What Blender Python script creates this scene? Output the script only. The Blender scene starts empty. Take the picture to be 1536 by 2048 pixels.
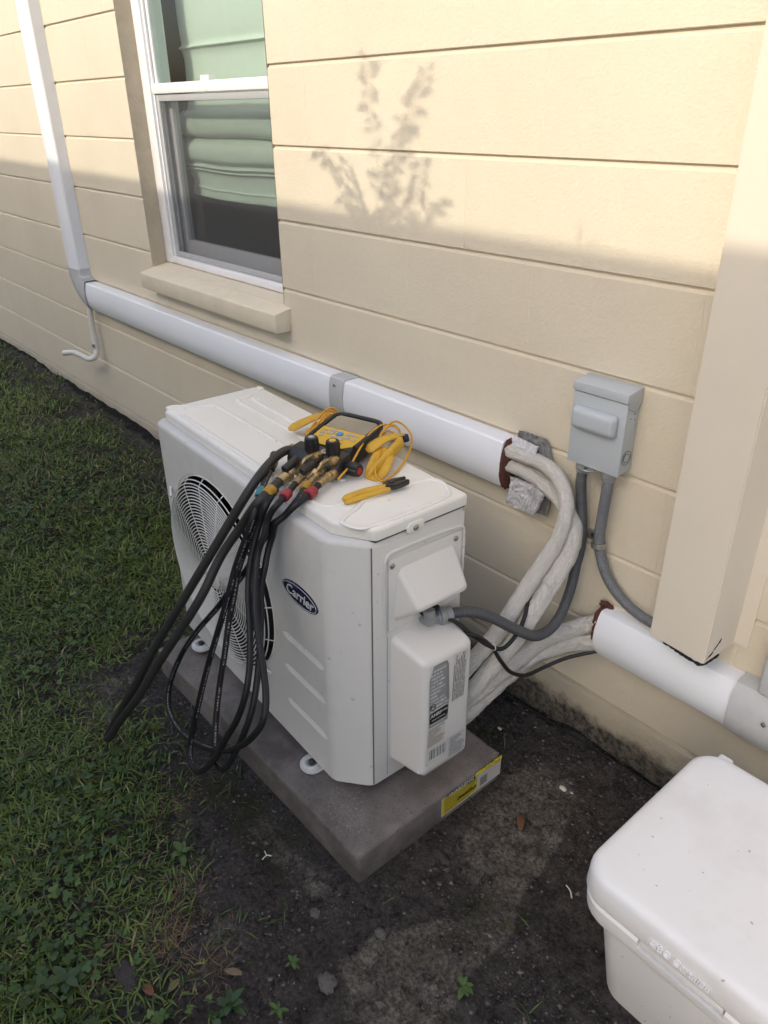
import bpy, bmesh, math, random
import numpy as np
from mathutils import Vector, Matrix

random.seed(7)
RNG = np.random.default_rng(11)
scene = bpy.context.scene
COL = scene.collection
R = math.radians

# ------------------------------------------------------------------ camera
cam_d = bpy.data.cameras.new('camera')
cam = bpy.data.objects.new('camera', cam_d)
COL.objects.link(cam)
cam_d.sensor_fit = 'HORIZONTAL'
cam_d.sensor_width = 36.0
cam_d.lens = 36.0 * 1518.38 / 1536.0
cam_d.clip_start = 0.02
cam_d.clip_end = 500
_r = Vector((0.65197125, 0.75814901, -0.01198166))
_u = Vector((-0.35030346, 0.31518311, 0.88201309))
_f = Vector((-0.67247377, 0.57084996, -0.47107255))
cm = Matrix((( _r.x, _u.x, -_f.x, 0.0), (_r.y, _u.y, -_f.y, -1.35522), (_r.z, _u.z, -_f.z, 1.45677), (0, 0, 0, 1)))
cam.matrix_world = cm
scene.camera = cam

# ------------------------------------------------------------------ light
SUN_TAN = 0.60                       # rise per metre towards the sun, square to the wall
SUN_X = 0.01                         # almost square to the wall
SUN_TO = Vector((SUN_X, -1.0, SUN_TAN)).normalized()
world = bpy.data.worlds.new('World')
scene.world = world
world.use_nodes = True
wn = world.node_tree.nodes
wl = world.node_tree.links
wn.clear()
sky = wn.new('ShaderNodeTexSky')
sky.sky_type = 'NISHITA'
sky.sun_disc = False
sky.sun_elevation = math.asin(SUN_TO.z)
sky.sun_rotation = math.pi
sky.air_density = 1.0
sky.dust_density = 4.2
sky.ozone_density = 1.0
bg = wn.new('ShaderNodeBackground')
bg.inputs['Strength'].default_value = 0.15
wo = wn.new('ShaderNodeOutputWorld')
wl.new(sky.outputs[0], bg.inputs[0])
wl.new(bg.outputs[0], wo.inputs[0])
sun_d = bpy.data.lights.new('sun', 'SUN')
sun_d.energy = 2.0
sun_d.angle = R(0.42)
sun_d.color = (0.72, 0.635, 0.50)
sun = bpy.data.objects.new('sun', sun_d)
sun.rotation_euler = (-SUN_TO).to_track_quat('-Z', 'Y').to_euler()
COL.objects.link(sun)
vs = scene.view_settings
vs.view_transform = 'Standard'
vs.look = 'None'
vs.exposure = 0.86
vs.gamma = 1.0
vs.use_curve_mapping = False

# ------------------------------------------------------------------ measured paths (metres)
HOSE_THICK = [(-0.326, 0.118, 0.696), (-0.34, 0.111, 0.7), (-0.336, 0.084, 0.702), (-0.32, 0.049, 0.698), (-0.29, -0.002, 0.688), (-0.291, -0.035, 0.654), (-0.311, -0.074, 0.587), (-0.338, -0.117, 0.507), (-0.39, -0.183, 0.372), (-0.435, -0.225, 0.272), (-0.481, -0.277, 0.148), (-0.571, -0.331, -0.026), (-0.587, -0.344, -0.065), (-0.558, -0.342, -0.039), (-0.51, -0.321, 0.04), (-0.427, -0.286, 0.163), (-0.385, -0.246, 0.259), (-0.336, -0.2, 0.362), (-0.302, -0.151, 0.456), (-0.301, -0.104, 0.526), (-0.268, -0.059, 0.607), (-0.221, -0.042, 0.674), (-0.23, -0.013, 0.68), (-0.247, 0.016, 0.684), (-0.259, 0.05, 0.688)]
HOSE_A = [(-0.221, 0.091, 0.688), (-0.199, 0.051, 0.682), (-0.174, 0.019, 0.678), (-0.176, -0.01, 0.653), (-0.204, -0.02, 0.62), (-0.229, -0.033, 0.581), (-0.255, -0.043, 0.545), (-0.26, -0.055, 0.515), (-0.285, -0.068, 0.472), (-0.322, -0.081, 0.42), (-0.362, -0.095, 0.363), (-0.463, -0.119, 0.237), (-0.531, -0.141, 0.131), (-0.57, -0.167, 0.024), (-0.558, -0.183, -0.019), (-0.487, -0.199, -0.017), (-0.378, -0.213, 0.026), (-0.245, -0.222, 0.105), (-0.151, -0.225, 0.172), (-0.056, -0.222, 0.26), (-0.004, -0.213, 0.326), (0.018, -0.2, 0.375), (-0.004, -0.181, 0.405), (-0.048, -0.159, 0.429), (-0.097, -0.137, 0.454), (-0.149, -0.112, 0.487), (-0.19, -0.081, 0.543), (-0.202, -0.067, 0.573), (-0.196, -0.054, 0.607), (-0.198, -0.039, 0.645), (-0.179, -0.027, 0.678), (-0.194, 0.001, 0.681), (-0.219, 0.041, 0.686), (-0.234, 0.068, 0.69)]
HOSE_B = [(-0.342, 0.064, 0.68), (-0.292, 0.017, 0.68), (-0.245, -0.026, 0.676), (-0.22, -0.058, 0.647), (-0.229, -0.072, 0.606), (-0.239, -0.084, 0.567), (-0.25, -0.097, 0.523), (-0.252, -0.113, 0.477), (-0.261, -0.129, 0.421), (-0.273, -0.15, 0.352), (-0.294, -0.176, 0.252), (-0.307, -0.199, 0.164), (-0.318, -0.218, 0.087), (-0.314, -0.234, 0.033), (-0.274, -0.244, 0.03), (-0.236, -0.245, 0.052), (-0.184, -0.242, 0.112), (-0.147, -0.234, 0.167), (-0.126, -0.222, 0.219), (-0.09, -0.204, 0.296), (-0.082, -0.184, 0.355), (-0.099, -0.161, 0.403), (-0.14, -0.132, 0.455), (-0.192, -0.102, 0.5), (-0.208, -0.088, 0.529), (-0.216, -0.075, 0.56), (-0.219, -0.06, 0.595), (-0.218, -0.046, 0.632), (-0.205, -0.037, 0.67), (-0.238, 0.005, 0.674)]
HOSE_C = [(-0.24, 0.007, 0.682), (-0.215, -0.03, 0.676), (-0.222, -0.046, 0.641), (-0.236, -0.059, 0.599), (-0.247, -0.072, 0.558), (-0.257, -0.087, 0.511), (-0.251, -0.106, 0.457), (-0.25, -0.124, 0.405), (-0.238, -0.148, 0.337), (-0.231, -0.173, 0.264), (-0.216, -0.196, 0.201), (-0.197, -0.215, 0.153), (-0.174, -0.228, 0.127), (-0.139, -0.235, 0.134), (-0.111, -0.233, 0.163), (-0.089, -0.223, 0.208), (-0.072, -0.206, 0.263), (-0.066, -0.183, 0.321), (-0.081, -0.159, 0.369), (-0.103, -0.137, 0.406), (-0.135, -0.112, 0.442), (-0.162, -0.092, 0.475), (-0.19, -0.074, 0.502), (-0.194, -0.06, 0.532), (-0.204, -0.042, 0.57), (-0.2, -0.026, 0.608), (-0.179, -0.013, 0.647), (-0.162, 0.01, 0.676), (-0.172, 0.046, 0.68), (-0.189, 0.079, 0.686), (-0.197, 0.107, 0.69)]
PIPE_MAIN = [(-1.1146, -0.035, 0.7139), (-1.084, -0.036, 0.7214), (-1.0299, -0.04, 0.7246), (-0.966, -0.046, 0.7262), (-0.9166, -0.056, 0.7102), (-0.8838, -0.07, 0.6769), (-0.8709, -0.087, 0.6336), (-0.8723, -0.105, 0.5882), (-0.8827, -0.125, 0.5455), (-0.8901, -0.15, 0.5082), (-0.894, -0.18, 0.4745), (-0.896, -0.215, 0.4343), (-0.8996, -0.26, 0.3926), (-0.9094, -0.3, 0.3549), (-0.9225, -0.335, 0.3151), (-0.946, -0.35, 0.2716)]
PIPE_SECOND = [(-1.1162, -0.03, 0.6784), (-1.0749, -0.03, 0.6843), (-1.0249, -0.032, 0.6836), (-0.9826, -0.035, 0.6772), (-0.9314, -0.04, 0.6588), (-0.887, -0.05, 0.6368), (-0.8588, -0.065, 0.6021), (-0.8509, -0.085, 0.5609), (-0.8508, -0.115, 0.5201), (-0.8573, -0.15, 0.4713), (-0.8631, -0.19, 0.4247), (-0.8692, -0.23, 0.3792), (-0.8803, -0.265, 0.3393), (-0.8945, -0.305, 0.2925), (-0.9035, -0.335, 0.2577), (-0.9271, -0.35, 0.2157)]
PIPE_LOW_A = [(-0.7607, -0.03, 0.3874), (-0.794, -0.032, 0.3671), (-0.8441, -0.05, 0.3317), (-0.8712, -0.08, 0.3119), (-0.8917, -0.12, 0.2871), (-0.9012, -0.17, 0.268), (-0.9088, -0.225, 0.2505), (-0.9137, -0.28, 0.2326), (-0.9146, -0.33, 0.2276), (-0.9316, -0.345, 0.2066)]
PIPE_LOW_B = [(-0.7501, -0.036, 0.3442), (-0.7808, -0.038, 0.3245), (-0.8436, -0.06, 0.2932), (-0.89, -0.1, 0.2637), (-0.9113, -0.155, 0.2382), (-0.9184, -0.22, 0.2136), (-0.9193, -0.28, 0.1946), (-0.9126, -0.325, 0.192), (-0.9296, -0.345, 0.1641)]
CONDUIT_DARK = [(-0.8765, -0.04, 0.7499), (-0.8726, -0.04, 0.7207), (-0.8647, -0.038, 0.6605), (-0.8552, -0.038, 0.5999), (-0.8524, -0.04, 0.5488), (-0.8541, -0.046, 0.5098), (-0.8492, -0.058, 0.4758), (-0.8453, -0.076, 0.4396), (-0.8392, -0.105, 0.4067), (-0.8334, -0.145, 0.3895), (-0.8352, -0.195, 0.3908), (-0.842, -0.235, 0.4155), (-0.8582, -0.275, 0.447), (-0.8755, -0.312, 0.4783), (-0.8938, -0.352, 0.5007), (-0.9075, -0.384, 0.5074), (-0.9164, -0.408, 0.5076)]
CONDUIT_LIGHT = [(-0.812, -0.035, 0.7467), (-0.8087, -0.034, 0.7115), (-0.8132, -0.03, 0.6527), (-0.8144, -0.028, 0.5873), (-0.8009, -0.028, 0.5405), (-0.7759, -0.028, 0.4985), (-0.7337, -0.028, 0.4653), (-0.6925, -0.028, 0.4502), (-0.653, -0.03, 0.4468), (-0.6098, -0.032, 0.4503)]
CABLE_A = [(-0.9087, -0.42, 0.5072), (-0.898, -0.41, 0.5057), (-0.87, -0.37, 0.4597), (-0.8534, -0.33, 0.4193), (-0.847, -0.3, 0.4032), (-0.8465, -0.265, 0.413), (-0.8562, -0.225, 0.4303), (-0.8703, -0.195, 0.451), (-0.8877, -0.165, 0.4626)]
CABLE_B = [(-0.9308, -0.43, 0.4818), (-0.905, -0.415, 0.473), (-0.8807, -0.39, 0.4703), (-0.8644, -0.365, 0.459), (-0.8575, -0.325, 0.4142), (-0.8621, -0.285, 0.3525), (-0.8672, -0.235, 0.2869), (-0.8632, -0.18, 0.2511), (-0.851, -0.13, 0.2556), (-0.8225, -0.085, 0.2763), (-0.7729, -0.045, 0.3044), (-0.7627, -0.03, 0.3071)]
DRAIN = [(-3.7374, -0.03, 0.6538), (-3.7366, -0.032, 0.5583), (-3.7419, -0.032, 0.4713), (-3.7392, -0.035, 0.4099), (-3.7364, -0.05, 0.3781), (-3.769, -0.07, 0.3649), (-3.808, -0.09, 0.3783), (-3.849, -0.11, 0.3888), (-3.909, -0.14, 0.3794)]
ELBOW_A = [(-0.255, 0.117, 0.711), (-0.261, 0.11, 0.712), (-0.26, 0.094, 0.71), (-0.261, 0.084, 0.7), (-0.263, 0.078, 0.692)]
ELBOW_B = [(-0.217, 0.133, 0.711), (-0.222, 0.124, 0.712), (-0.221, 0.108, 0.71), (-0.222, 0.099, 0.7), (-0.223, 0.085, 0.691)]
HANDLE_A = [(-0.256, 0.038, 0.702), (-0.27, 0.078, 0.71)]
HANDLE_B = [(-0.224, 0.06, 0.702), (-0.235, 0.098, 0.71)]
HANDLE_C = [(-0.303, 0.033, 0.686), (-0.348, 0.07, 0.696)]
CORD_A = [(-0.193, 0.125, 0.678), (-0.2, 0.162, 0.696), (-0.226, 0.206, 0.711), (-0.249, 0.248, 0.724), (-0.262, 0.285, 0.73), (-0.267, 0.311, 0.728), (-0.26, 0.332, 0.721), (-0.25, 0.337, 0.711), (-0.239, 0.324, 0.706), (-0.251, 0.309, 0.718), (-0.252, 0.297, 0.716), (-0.244, 0.282, 0.706)]
CORD_B = [(-0.238, 0.271, 0.711), (-0.249, 0.286, 0.721), (-0.262, 0.312, 0.728), (-0.269, 0.344, 0.726), (-0.256, 0.356, 0.716), (-0.234, 0.357, 0.7), (-0.199, 0.323, 0.684), (-0.172, 0.278, 0.672), (-0.146, 0.225, 0.671), (-0.141, 0.198, 0.672), (-0.156, 0.197, 0.678), (-0.173, 0.207, 0.688), (-0.192, 0.229, 0.698), (-0.21, 0.256, 0.706)]
CORD_C = [(-0.234, 0.264, 0.711), (-0.246, 0.282, 0.722), (-0.253, 0.304, 0.728), (-0.256, 0.325, 0.724), (-0.247, 0.331, 0.716)]
CORD_D = [(-0.408, 0.197, 0.696), (-0.417, 0.221, 0.708), (-0.438, 0.257, 0.716), (-0.452, 0.286, 0.716), (-0.455, 0.302, 0.711), (-0.452, 0.311, 0.701), (-0.443, 0.302, 0.696)]
CORD_E = [(-0.393, 0.198, 0.696), (-0.409, 0.226, 0.708), (-0.431, 0.257, 0.712), (-0.449, 0.285, 0.711), (-0.45, 0.298, 0.706), (-0.445, 0.299, 0.696)]
CORD_F = [(-0.391, 0.209, 0.696), (-0.405, 0.231, 0.708), (-0.425, 0.258, 0.711), (-0.442, 0.283, 0.706), (-0.452, 0.3, 0.696)]
CORD_G = [(-0.391, 0.226, 0.694), (-0.412, 0.246, 0.702), (-0.429, 0.266, 0.704), (-0.447, 0.29, 0.7)]
CLAMP_UP = [(-0.23, 0.228, 0.7), (-0.225, 0.244, 0.71), (-0.226, 0.268, 0.716), (-0.223, 0.294, 0.718), (-0.23, 0.326, 0.712)]
CLAMP_LOW = [(-0.174, 0.19, 0.672), (-0.18, 0.215, 0.682), (-0.19, 0.247, 0.69), (-0.196, 0.275, 0.7), (-0.205, 0.302, 0.708)]
CLAMP_RING = [(-0.178, 0.196, 0.672), (-0.19, 0.213, 0.686), (-0.202, 0.237, 0.698), (-0.205, 0.256, 0.702), (-0.196, 0.261, 0.698), (-0.176, 0.243, 0.688), (-0.164, 0.22, 0.676), (-0.162, 0.201, 0.671)]
CLAMP_L = [(-0.472, 0.183, 0.684), (-0.464, 0.199, 0.69), (-0.463, 0.226, 0.696), (-0.465, 0.256, 0.698), (-0.469, 0.292, 0.694), (-0.465, 0.314, 0.69)]
CLAMP_L2 = [(-0.427, 0.204, 0.678), (-0.439, 0.232, 0.682), (-0.457, 0.269, 0.682), (-0.463, 0.302, 0.682)]
KNOB_BASES = [(-0.271, 0.114, 0.714), (-0.23, 0.138, 0.714), (-0.178, 0.174, 0.688)]
PLIERS = [(-0.124, 0.089, 0.674), (-0.118, 0.139, 0.676), (-0.109, 0.185, 0.677), (-0.108, 0.208, 0.677), (-0.103, 0.24, 0.676), (-0.085, 0.223, 0.676), (-0.129, 0.212, 0.677)]


# ------------------------------------------------------------------ materials
MATS = {}
class NT:
    def __init__(self, m):
        self.t = m.node_tree; self.n = self.t.nodes; self.l = self.t.links
    def node(self, ty, **kw):
        nd = self.n.new(ty)
        for k, v in kw.items(): setattr(nd, k, v)
        return nd
    def link(self, a, b): self.l.new(a, b)
    def noise(self, vec, scale, detail=4, rough=.55, dist=0.0):
        nd = self.n.new('ShaderNodeTexNoise'); nd.inputs['Scale'].default_value = scale
        nd.inputs['Detail'].default_value = detail; nd.inputs['Roughness'].default_value = rough
        nd.inputs['Distortion'].default_value = dist
        self.l.new(vec, nd.inputs['Vector']); return nd.outputs['Fac']
    def ramp(self, fac, stops):
        nd = self.n.new('ShaderNodeValToRGB'); cr = nd.color_ramp
        while len(cr.elements) < len(stops): cr.elements.new(.5)
        for e, (p, c) in zip(cr.elements, stops):
            e.position = p
            e.color = (c, c, c, 1) if not hasattr(c, '__len__') else (c[0], c[1], c[2], 1)
        self.l.new(fac, nd.inputs[0]); return nd.outputs[0]
    def mix(self, fac, a, b):
        nd = self.n.new('ShaderNodeMix'); nd.data_type = 'RGBA'
        for s, v in ((nd.inputs[0], fac), (nd.inputs[6], a), (nd.inputs[7], b)):
            if hasattr(v, 'is_linked') or hasattr(v, 'links'): self.l.new(v, s)
            elif hasattr(v, '__len__'): s.default_value = (v[0], v[1], v[2], 1)
            else: s.default_value = v
        return nd.outputs[2]
    def math(self, op, a, b=None, clamp=False):
        nd = self.n.new('ShaderNodeMath'); nd.operation = op; nd.use_clamp = clamp
        for s, v in ((nd.inputs[0], a), (nd.inputs[1], b)):
            if v is None: continue
            if hasattr(v, 'links'): self.l.new(v, s)
            else: s.default_value = v
        return nd.outputs[0]
    def bump(self, h, strength, dist, normal=None):
        nd = self.n.new('ShaderNodeBump'); nd.inputs['Strength'].default_value = strength
        nd.inputs['Distance'].default_value = dist; self.l.new(h, nd.inputs['Height'])
        if normal is not None: self.l.new(normal, nd.inputs['Normal'])
        return nd.outputs[0]

def newmat(name):
    m = bpy.data.materials.new(name); m.use_nodes = True
    b = m.node_tree.nodes['Principled BSDF']
    t = NT(m); MATS[name] = m
    co = t.node('ShaderNodeTexCoord')
    return m, t, b, co

def mat(name, c, rough=.5, metal=0.0, var=.08, vscale=14, bump=.0, bscale=200, bdist=.001, dirt=0.0, dscale=9, dirtc=(.06, .05, .035), spec=.5, coat=0.0, rvar=.08, specks=0.0):
    m, t, b, co = newmat(name)
    v = co.outputs['Object']
    n1 = t.noise(v, vscale, 5, .6)
    lo = tuple(x * (1 - var) for x in c); hi = tuple(min(1, x * (1 + var)) for x in c)
    col = t.mix(n1, lo, hi)
    if dirt:
        n2 = t.noise(v, dscale, 8, .7)
        f = t.ramp(n2, [(.5, 0), (.78, 1)])
        col = t.mix(t.math('MULTIPLY', f, dirt), col, dirtc)
        n3 = t.noise(v, 420, 2, .5)
        f2 = t.ramp(n3, [(.70, 0), (.76, 1)])
        col = t.mix(t.math('MULTIPLY', f2, dirt * .9), col, dirtc)
    if specks:
        f3 = t.ramp(t.noise(v, 75, 1, .5), [(.75, 0), (.765, 1)])
        col = t.mix(t.math('MULTIPLY', f3, specks), col, (.10, .085, .07))
    t.link(col, b.inputs['Base Color'])
    b.inputs['Metallic'].default_value = metal
    b.inputs['Specular IOR Level'].default_value = spec
    b.inputs['Coat Weight'].default_value = coat
    t.link(t.ramp(t.noise(v, vscale * 2.3, 4), [(.3, max(0, rough - rvar)), (.7, min(1, rough + rvar))]), b.inputs['Roughness'])
    if bump:
        t.link(t.bump(t.noise(v, bscale, 4, .6), bump, bdist), b.inputs['Normal'])
    return m

# painted block wall
def wall_mat():
    m, t, b, co = newmat('wall_paint')
    geo = t.node('ShaderNodeNewGeometry')
    v = geo.outputs['Position']
    oi = t.node('ShaderNodeObjectInfo')
    n1 = t.noise(v, 2.2, 5, .6)
    col = t.mix(t.ramp(n1, [(.35, 0), (.65, 1)]), (.675, .612, .487), (.715, .652, .527))
    col = t.mix(t.math('MULTIPLY', oi.outputs['Random'], .12), col, (.68, .607, .482))
    st = t.ramp(t.noise(v, 1.1, 6, .65), [(.56, 0), (.75, 1)])
    col = t.mix(t.math('MULTIPLY', st, .30), col, (.49, .43, .33))
    col = t.mix(t.ramp(t.noise(v, 70, 5, .7), [(.3, .10), (.7, 0)]), col, (.45, .385, .28))
    pit = t.ramp(t.noise(v, 95, 2, .5), [(.73, 0), (.77, 1)])
    col = t.mix(t.math('MULTIPLY', pit, .25), col, (.34, .27, .17))
    t.link(col, b.inputs['Base Color'])
    b.inputs['Roughness'].default_value = .62
    b.inputs['Specular IOR Level'].default_value = .3
    nb = t.bump(t.noise(v, 140, 7, .72), .75, .0026)
    nb = t.bump(t.noise(v, 11, 4, .55), .35, .004, nb)
    nb = t.bump(t.math('MULTIPLY', t.ramp(t.noise(v, 38, 3, .5), [(.60, 0), (.72, 1)]), 1.0), .25, .0010, nb)
    t.link(nb, b.inputs['Normal'])
    return m
wall_mat()

def foundation_mat():
    m, t, b, co = newmat('foundation_paint')
    geo = t.node('ShaderNodeNewGeometry'); v = geo.outputs['Position']
    sep = t.node('ShaderNodeSeparateXYZ'); t.link(v, sep.inputs[0])
    n = t.noise(v, 9, 8, .7)
    col = t.mix(t.noise(v, 5, 5), (.36, .32, .25), (.52, .46, .35))
    # black mildew with its own ragged upper edge
    hz = t.math('ADD', sep.outputs['Z'], t.math('MULTIPLY', n, -.12))
    f = t.ramp(hz, [(0.0, 1), (.03, 0)])
    f = t.math('MULTIPLY', f, t.ramp(t.noise(v, 60, 5, .7), [(.3, .6), (.6, 1)]))
    col = t.mix(f, col, (.030, .028, .026))
    t.link(col, b.inputs['Base Color']); b.inputs['Roughness'].default_value = .8
    nb = t.bump(t.noise(v, 60, 8, .7), .8, .006)
    t.link(nb, b.inputs['Normal'])
foundation_mat()

mat('mortar', (.69, .615, .49), .7, bump=.4, bscale=120, bdist=.002)
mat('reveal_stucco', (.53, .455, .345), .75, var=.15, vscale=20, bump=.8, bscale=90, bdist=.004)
mat('sill_paint', (.71, .64, .51), .65, var=.08, bump=.5, bscale=120, bdist=.002, dirt=.12)
mat('chase_paint', (.70, .64, .54), .5, var=.05, vscale=5, bump=.25, bscale=45, bdist=.0012, dirt=.10, dscale=3, dirtc=(.46, .40, .32))
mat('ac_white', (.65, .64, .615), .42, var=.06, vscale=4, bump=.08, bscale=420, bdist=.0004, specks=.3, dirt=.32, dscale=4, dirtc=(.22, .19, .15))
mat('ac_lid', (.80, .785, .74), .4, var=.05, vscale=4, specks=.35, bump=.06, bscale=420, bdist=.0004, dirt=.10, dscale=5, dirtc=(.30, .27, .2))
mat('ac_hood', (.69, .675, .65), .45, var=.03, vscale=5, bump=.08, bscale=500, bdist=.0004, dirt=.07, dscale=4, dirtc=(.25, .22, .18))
mat('ac_seam', (.05, .048, .042), .8)
mat('seam_grey', (.13, .125, .115), .8)
mat('fan_dark', (.012, .012, .013), .6)
mat('grille_wire', (.74, .73, .69), .4, var=.05, dirt=.12, dscale=12)
mat('duct_white', (.83, .855, .90), .33, var=.012, vscale=4, spec=.5, rvar=.015)
mat('duct_grey', (.50, .51, .52), .5, var=.12, vscale=30, bump=.15, bscale=150, dirt=.15, dscale=12, dirtc=(.2, .2, .2))
mat('steel_grey', (.46, .50, .53), .42, var=.04, vscale=6, bump=.05, bscale=300, dirt=.05)
mat('conduit_grey', (.145, .155, .17), .5, var=.15, vscale=40, dirt=.12, dscale=25, dirtc=(.4, .4, .38))
mat('conduit_dark', (.075, .078, .085), .5, var=.15, vscale=40, dirt=.1, dscale=25, dirtc=(.3, .3, .3))
mat('connector', (.30, .31, .32), .45, var=.1, metal=.3)
mat('zinc', (.45, .45, .43), .35, metal=.85, var=.15, vscale=60)
mat('screw_steel', (.42, .40, .37), .3, metal=.9, var=.2, vscale=200)
mat('brass', (.43, .315, .165), .38, metal=.8, var=.25, vscale=120, dirt=.3, dscale=80, dirtc=(.07, .05, .03))
mat('black_plastic', (.016, .016, .018), .42, var=.3, vscale=50, bump=.1, bscale=600, dirt=.12, dscale=40, dirtc=(.09, .085, .08))
mat('black_rubber', (.022, .022, .024), .62, var=.3, vscale=50)
mat('yellow_plastic', (.62, .36, .035), .5, var=.12, vscale=40, bump=.05, bscale=400, dirt=.35, dscale=55, dirtc=(.16, .10, .03))
mat('yellow_cord', (.66, .33, .025), .42, var=.08, vscale=40)
mat('keypad_yellow', (.66, .40, .03), .42, var=.06, vscale=60)
mat('key_grey', (.40, .38, .33), .5, var=.1)
mat('key_blue', (.05, .27, .55), .4)
mat('red_cap', (.45, .03, .025), .45)
mat('yellow_cap', (.72, .42, .03), .45)
mat('grey_cap', (.30, .30, .30), .45)
mat('collar_teal', (.05, .20, .24), .5, var=.2, vscale=80, dirt=.2, dscale=60)
mat('collar_red', (.32, .028, .045), .5, var=.2, vscale=80, dirt=.2, dscale=60)
mat('collar_yellow', (.42, .24, .03), .5, var=.2, vscale=80, dirt=.3, dscale=60)
mat('lcd', (.20, .18, .14), .12, var=.05, spec=.8, coat=.5, rvar=.02)
mat('white_print', (.55, .55, .55), .6)
mat('foam_brown', (.115, .038, .026), .9, var=.5, vscale=70, bump=1.0, bscale=160, bdist=.006, dirt=.3, dscale=60)
mat('foil_grey', (.64, .64, .66), .42, var=.12, vscale=40, bump=1.0, bscale=110, bdist=.008, metal=.25)
mat('foil_dark', (.20, .20, .20), .55, var=.2, vscale=40, bump=.6, bscale=90, bdist=.004)
mat('dark_gap', (.012, .011, .010), .95)
mat('window_white', (.80, .81, .84), .35, var=.02, dirt=.06, dscale=20)
mat('window_grey', (.42, .43, .45), .45, var=.05)
mat('room_dark', (.10, .10, .095), .9)
mat('shade_cloth', (.60, .60, .57), .85, var=.05, vscale=30, bump=.3, bscale=500, bdist=.0006)
mat('pvc', (.78, .76, .70), .4, var=.06, dirt=.15, dscale=20)
mat('cooler_white', (.87, .865, .86), .5, var=.025, vscale=7, bump=.12, bscale=900, bdist=.0004, dirt=.30, dscale=5, dirtc=(.55, .50, .43), specks=.5)
mat('badge_blue', (.012, .014, .055), .25, var=.1)
mat('badge_white', (.68, .68, .66), .35)
mat('foot_white', (.62, .62, .60), .45, dirt=.1)
mat('bolt_dark', (.06, .055, .05), .5, metal=.6)
mat('leaf_brown', (.15, .065, .03), .7, var=.35, vscale=60)
mat('leaf_pale', (.20, .14, .085), .7, var=.3, vscale=60)
mat('stone', (.115, .105, .095), .9, var=.3, vscale=40, bump=.8, bscale=80, bdist=.006)
mat('stone_dark', (.05, .042, .04), .9, var=.4, vscale=40, bump=.8, bscale=80, bdist=.006)
mat('chip_white', (.62, .58, .50), .8, var=.15, vscale=80)
mat('bark', (.12, .085, .06), .9, var=.3, bump=.8, bscale=60)
mat('leaf_green', (.055, .11, .028), .5, var=.4, vscale=3)
mat('weed_green', (.060, .105, .022), .5, var=.35, vscale=60)
mat('weed_dark', (.032, .066, .016), .5, var=.35, vscale=60)
mat('roof_shingle', (.13, .12, .11), .9, var=.3, vscale=30)
mat('neighbour_wall', (.70, .68, .63), .8, var=.08, bump=.5, bscale=100)
mat('fascia_white', (.72, .72, .70), .5)
mat('cable_black', (.012, .012, .013), .5)

def pad_mat():
    m, t, b, co = newmat('concrete_pad')
    v = co.outputs['Object']
    col = t.mix(t.ramp(t.noise(v, 7, 7, .65), [(.3, 0), (.7, 1)]), (.12, .104, .095), (.29, .255, .23))
    col = t.mix(t.math('MULTIPLY', t.ramp(t.noise(v, 3.1, 5, .6), [(.46, 0), (.58, 1)]), .8), col, (.080, .066, .060))
    col = t.mix(t.ramp(t.noise(v, 190, 4, .7), [(.58, 0), (.70, 1)]), col, (.055, .048, .043))
    t.link(col, b.inputs['Base Color']); b.inputs['Roughness'].default_value = .85
    nb = t.bump(t.noise(v, 200, 6, .75), .8, .004)
    nb = t.bump(t.noise(v, 30, 4, .6), .35, .004, nb)
    t.link(nb, b.inputs['Normal'])
pad_mat()

def wrap_mat():
    m, t, b, co = newmat('pipe_wrap')
    uv = t.node('ShaderNodeUVMap')
    v = co.outputs['Object']
    mp = t.node('ShaderNodeMapping'); t.link(uv.outputs[0], mp.inputs[0]); mp.inputs['Scale'].default_value = (5, 14, 1)
    n = t.noise(v, 35, 6, .65)
    col = t.mix(n, (.75, .715, .65), (.87, .84, .78))
    cr = t.ramp(t.noise(mp.outputs[0], 5.5, 7, .72, 1.2), [(.485, 0), (.5, 1), (.515, 0)])
    col = t.mix(t.math('MULTIPLY', cr, .55), col, (.16, .14, .11))
    sp = t.ramp(t.noise(v, 260, 3, .5), [(.68, 0), (.74, 1)])
    col = t.mix(t.math('MULTIPLY', sp, .3), col, (.22, .20, .16))
    t.link(col, b.inputs['Base Color']); b.inputs['Roughness'].default_value = .72
    nb = t.bump(t.noise(mp.outputs[0], 4, 7, .7, 1.4), 1.0, .009)
    nb = t.bump(t.noise(v, 190, 4, .6), .4, .0015, nb)
    t.link(nb, b.inputs['Normal'])
wrap_mat()

def hose_mat():
    m, t, b, co = newmat('hose_rubber')
    uv = t.node('ShaderNodeUVMap')
    sep = t.node('ShaderNodeSeparateXYZ'); t.link(uv.outputs[0], sep.inputs[0])
    # printed dashes along one side (v is metres along the hose, u is round it)
    du = t.math('ABSOLUTE', t.math('SUBTRACT', sep.outputs['X'], .62))
    band = t.math('LESS_THAN', du, .035)
    cmb = t.node('ShaderNodeCombineXYZ'); t.link(t.math('MULTIPLY', sep.outputs['Y'], 1.0), cmb.inputs[0])
    dn = t.noise(cmb.outputs[0], 210, 2, .5)
    grp = t.noise(cmb.outputs[0], 14, 1, .5)
    ink = t.math('MULTIPLY', t.math('MULTIPLY', band, t.math('GREATER_THAN', dn, .5)), t.math('GREATER_THAN', grp, .47))
    v = co.outputs['Object']
    n = t.noise(v, 25, 5)
    col = t.mix(n, (.007, .007, .009), (.020, .019, .021))
    col = t.mix(t.math('MULTIPLY', ink, .8), col, (.30, .30, .30))
    t.link(col, b.inputs['Base Color']); b.inputs['Roughness'].default_value = .42; b.inputs['Specular IOR Level'].default_value = .35
    t.link(t.bump(t.noise(v, 500, 2), .15, .0004), b.inputs['Normal'])
hose_mat()

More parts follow.
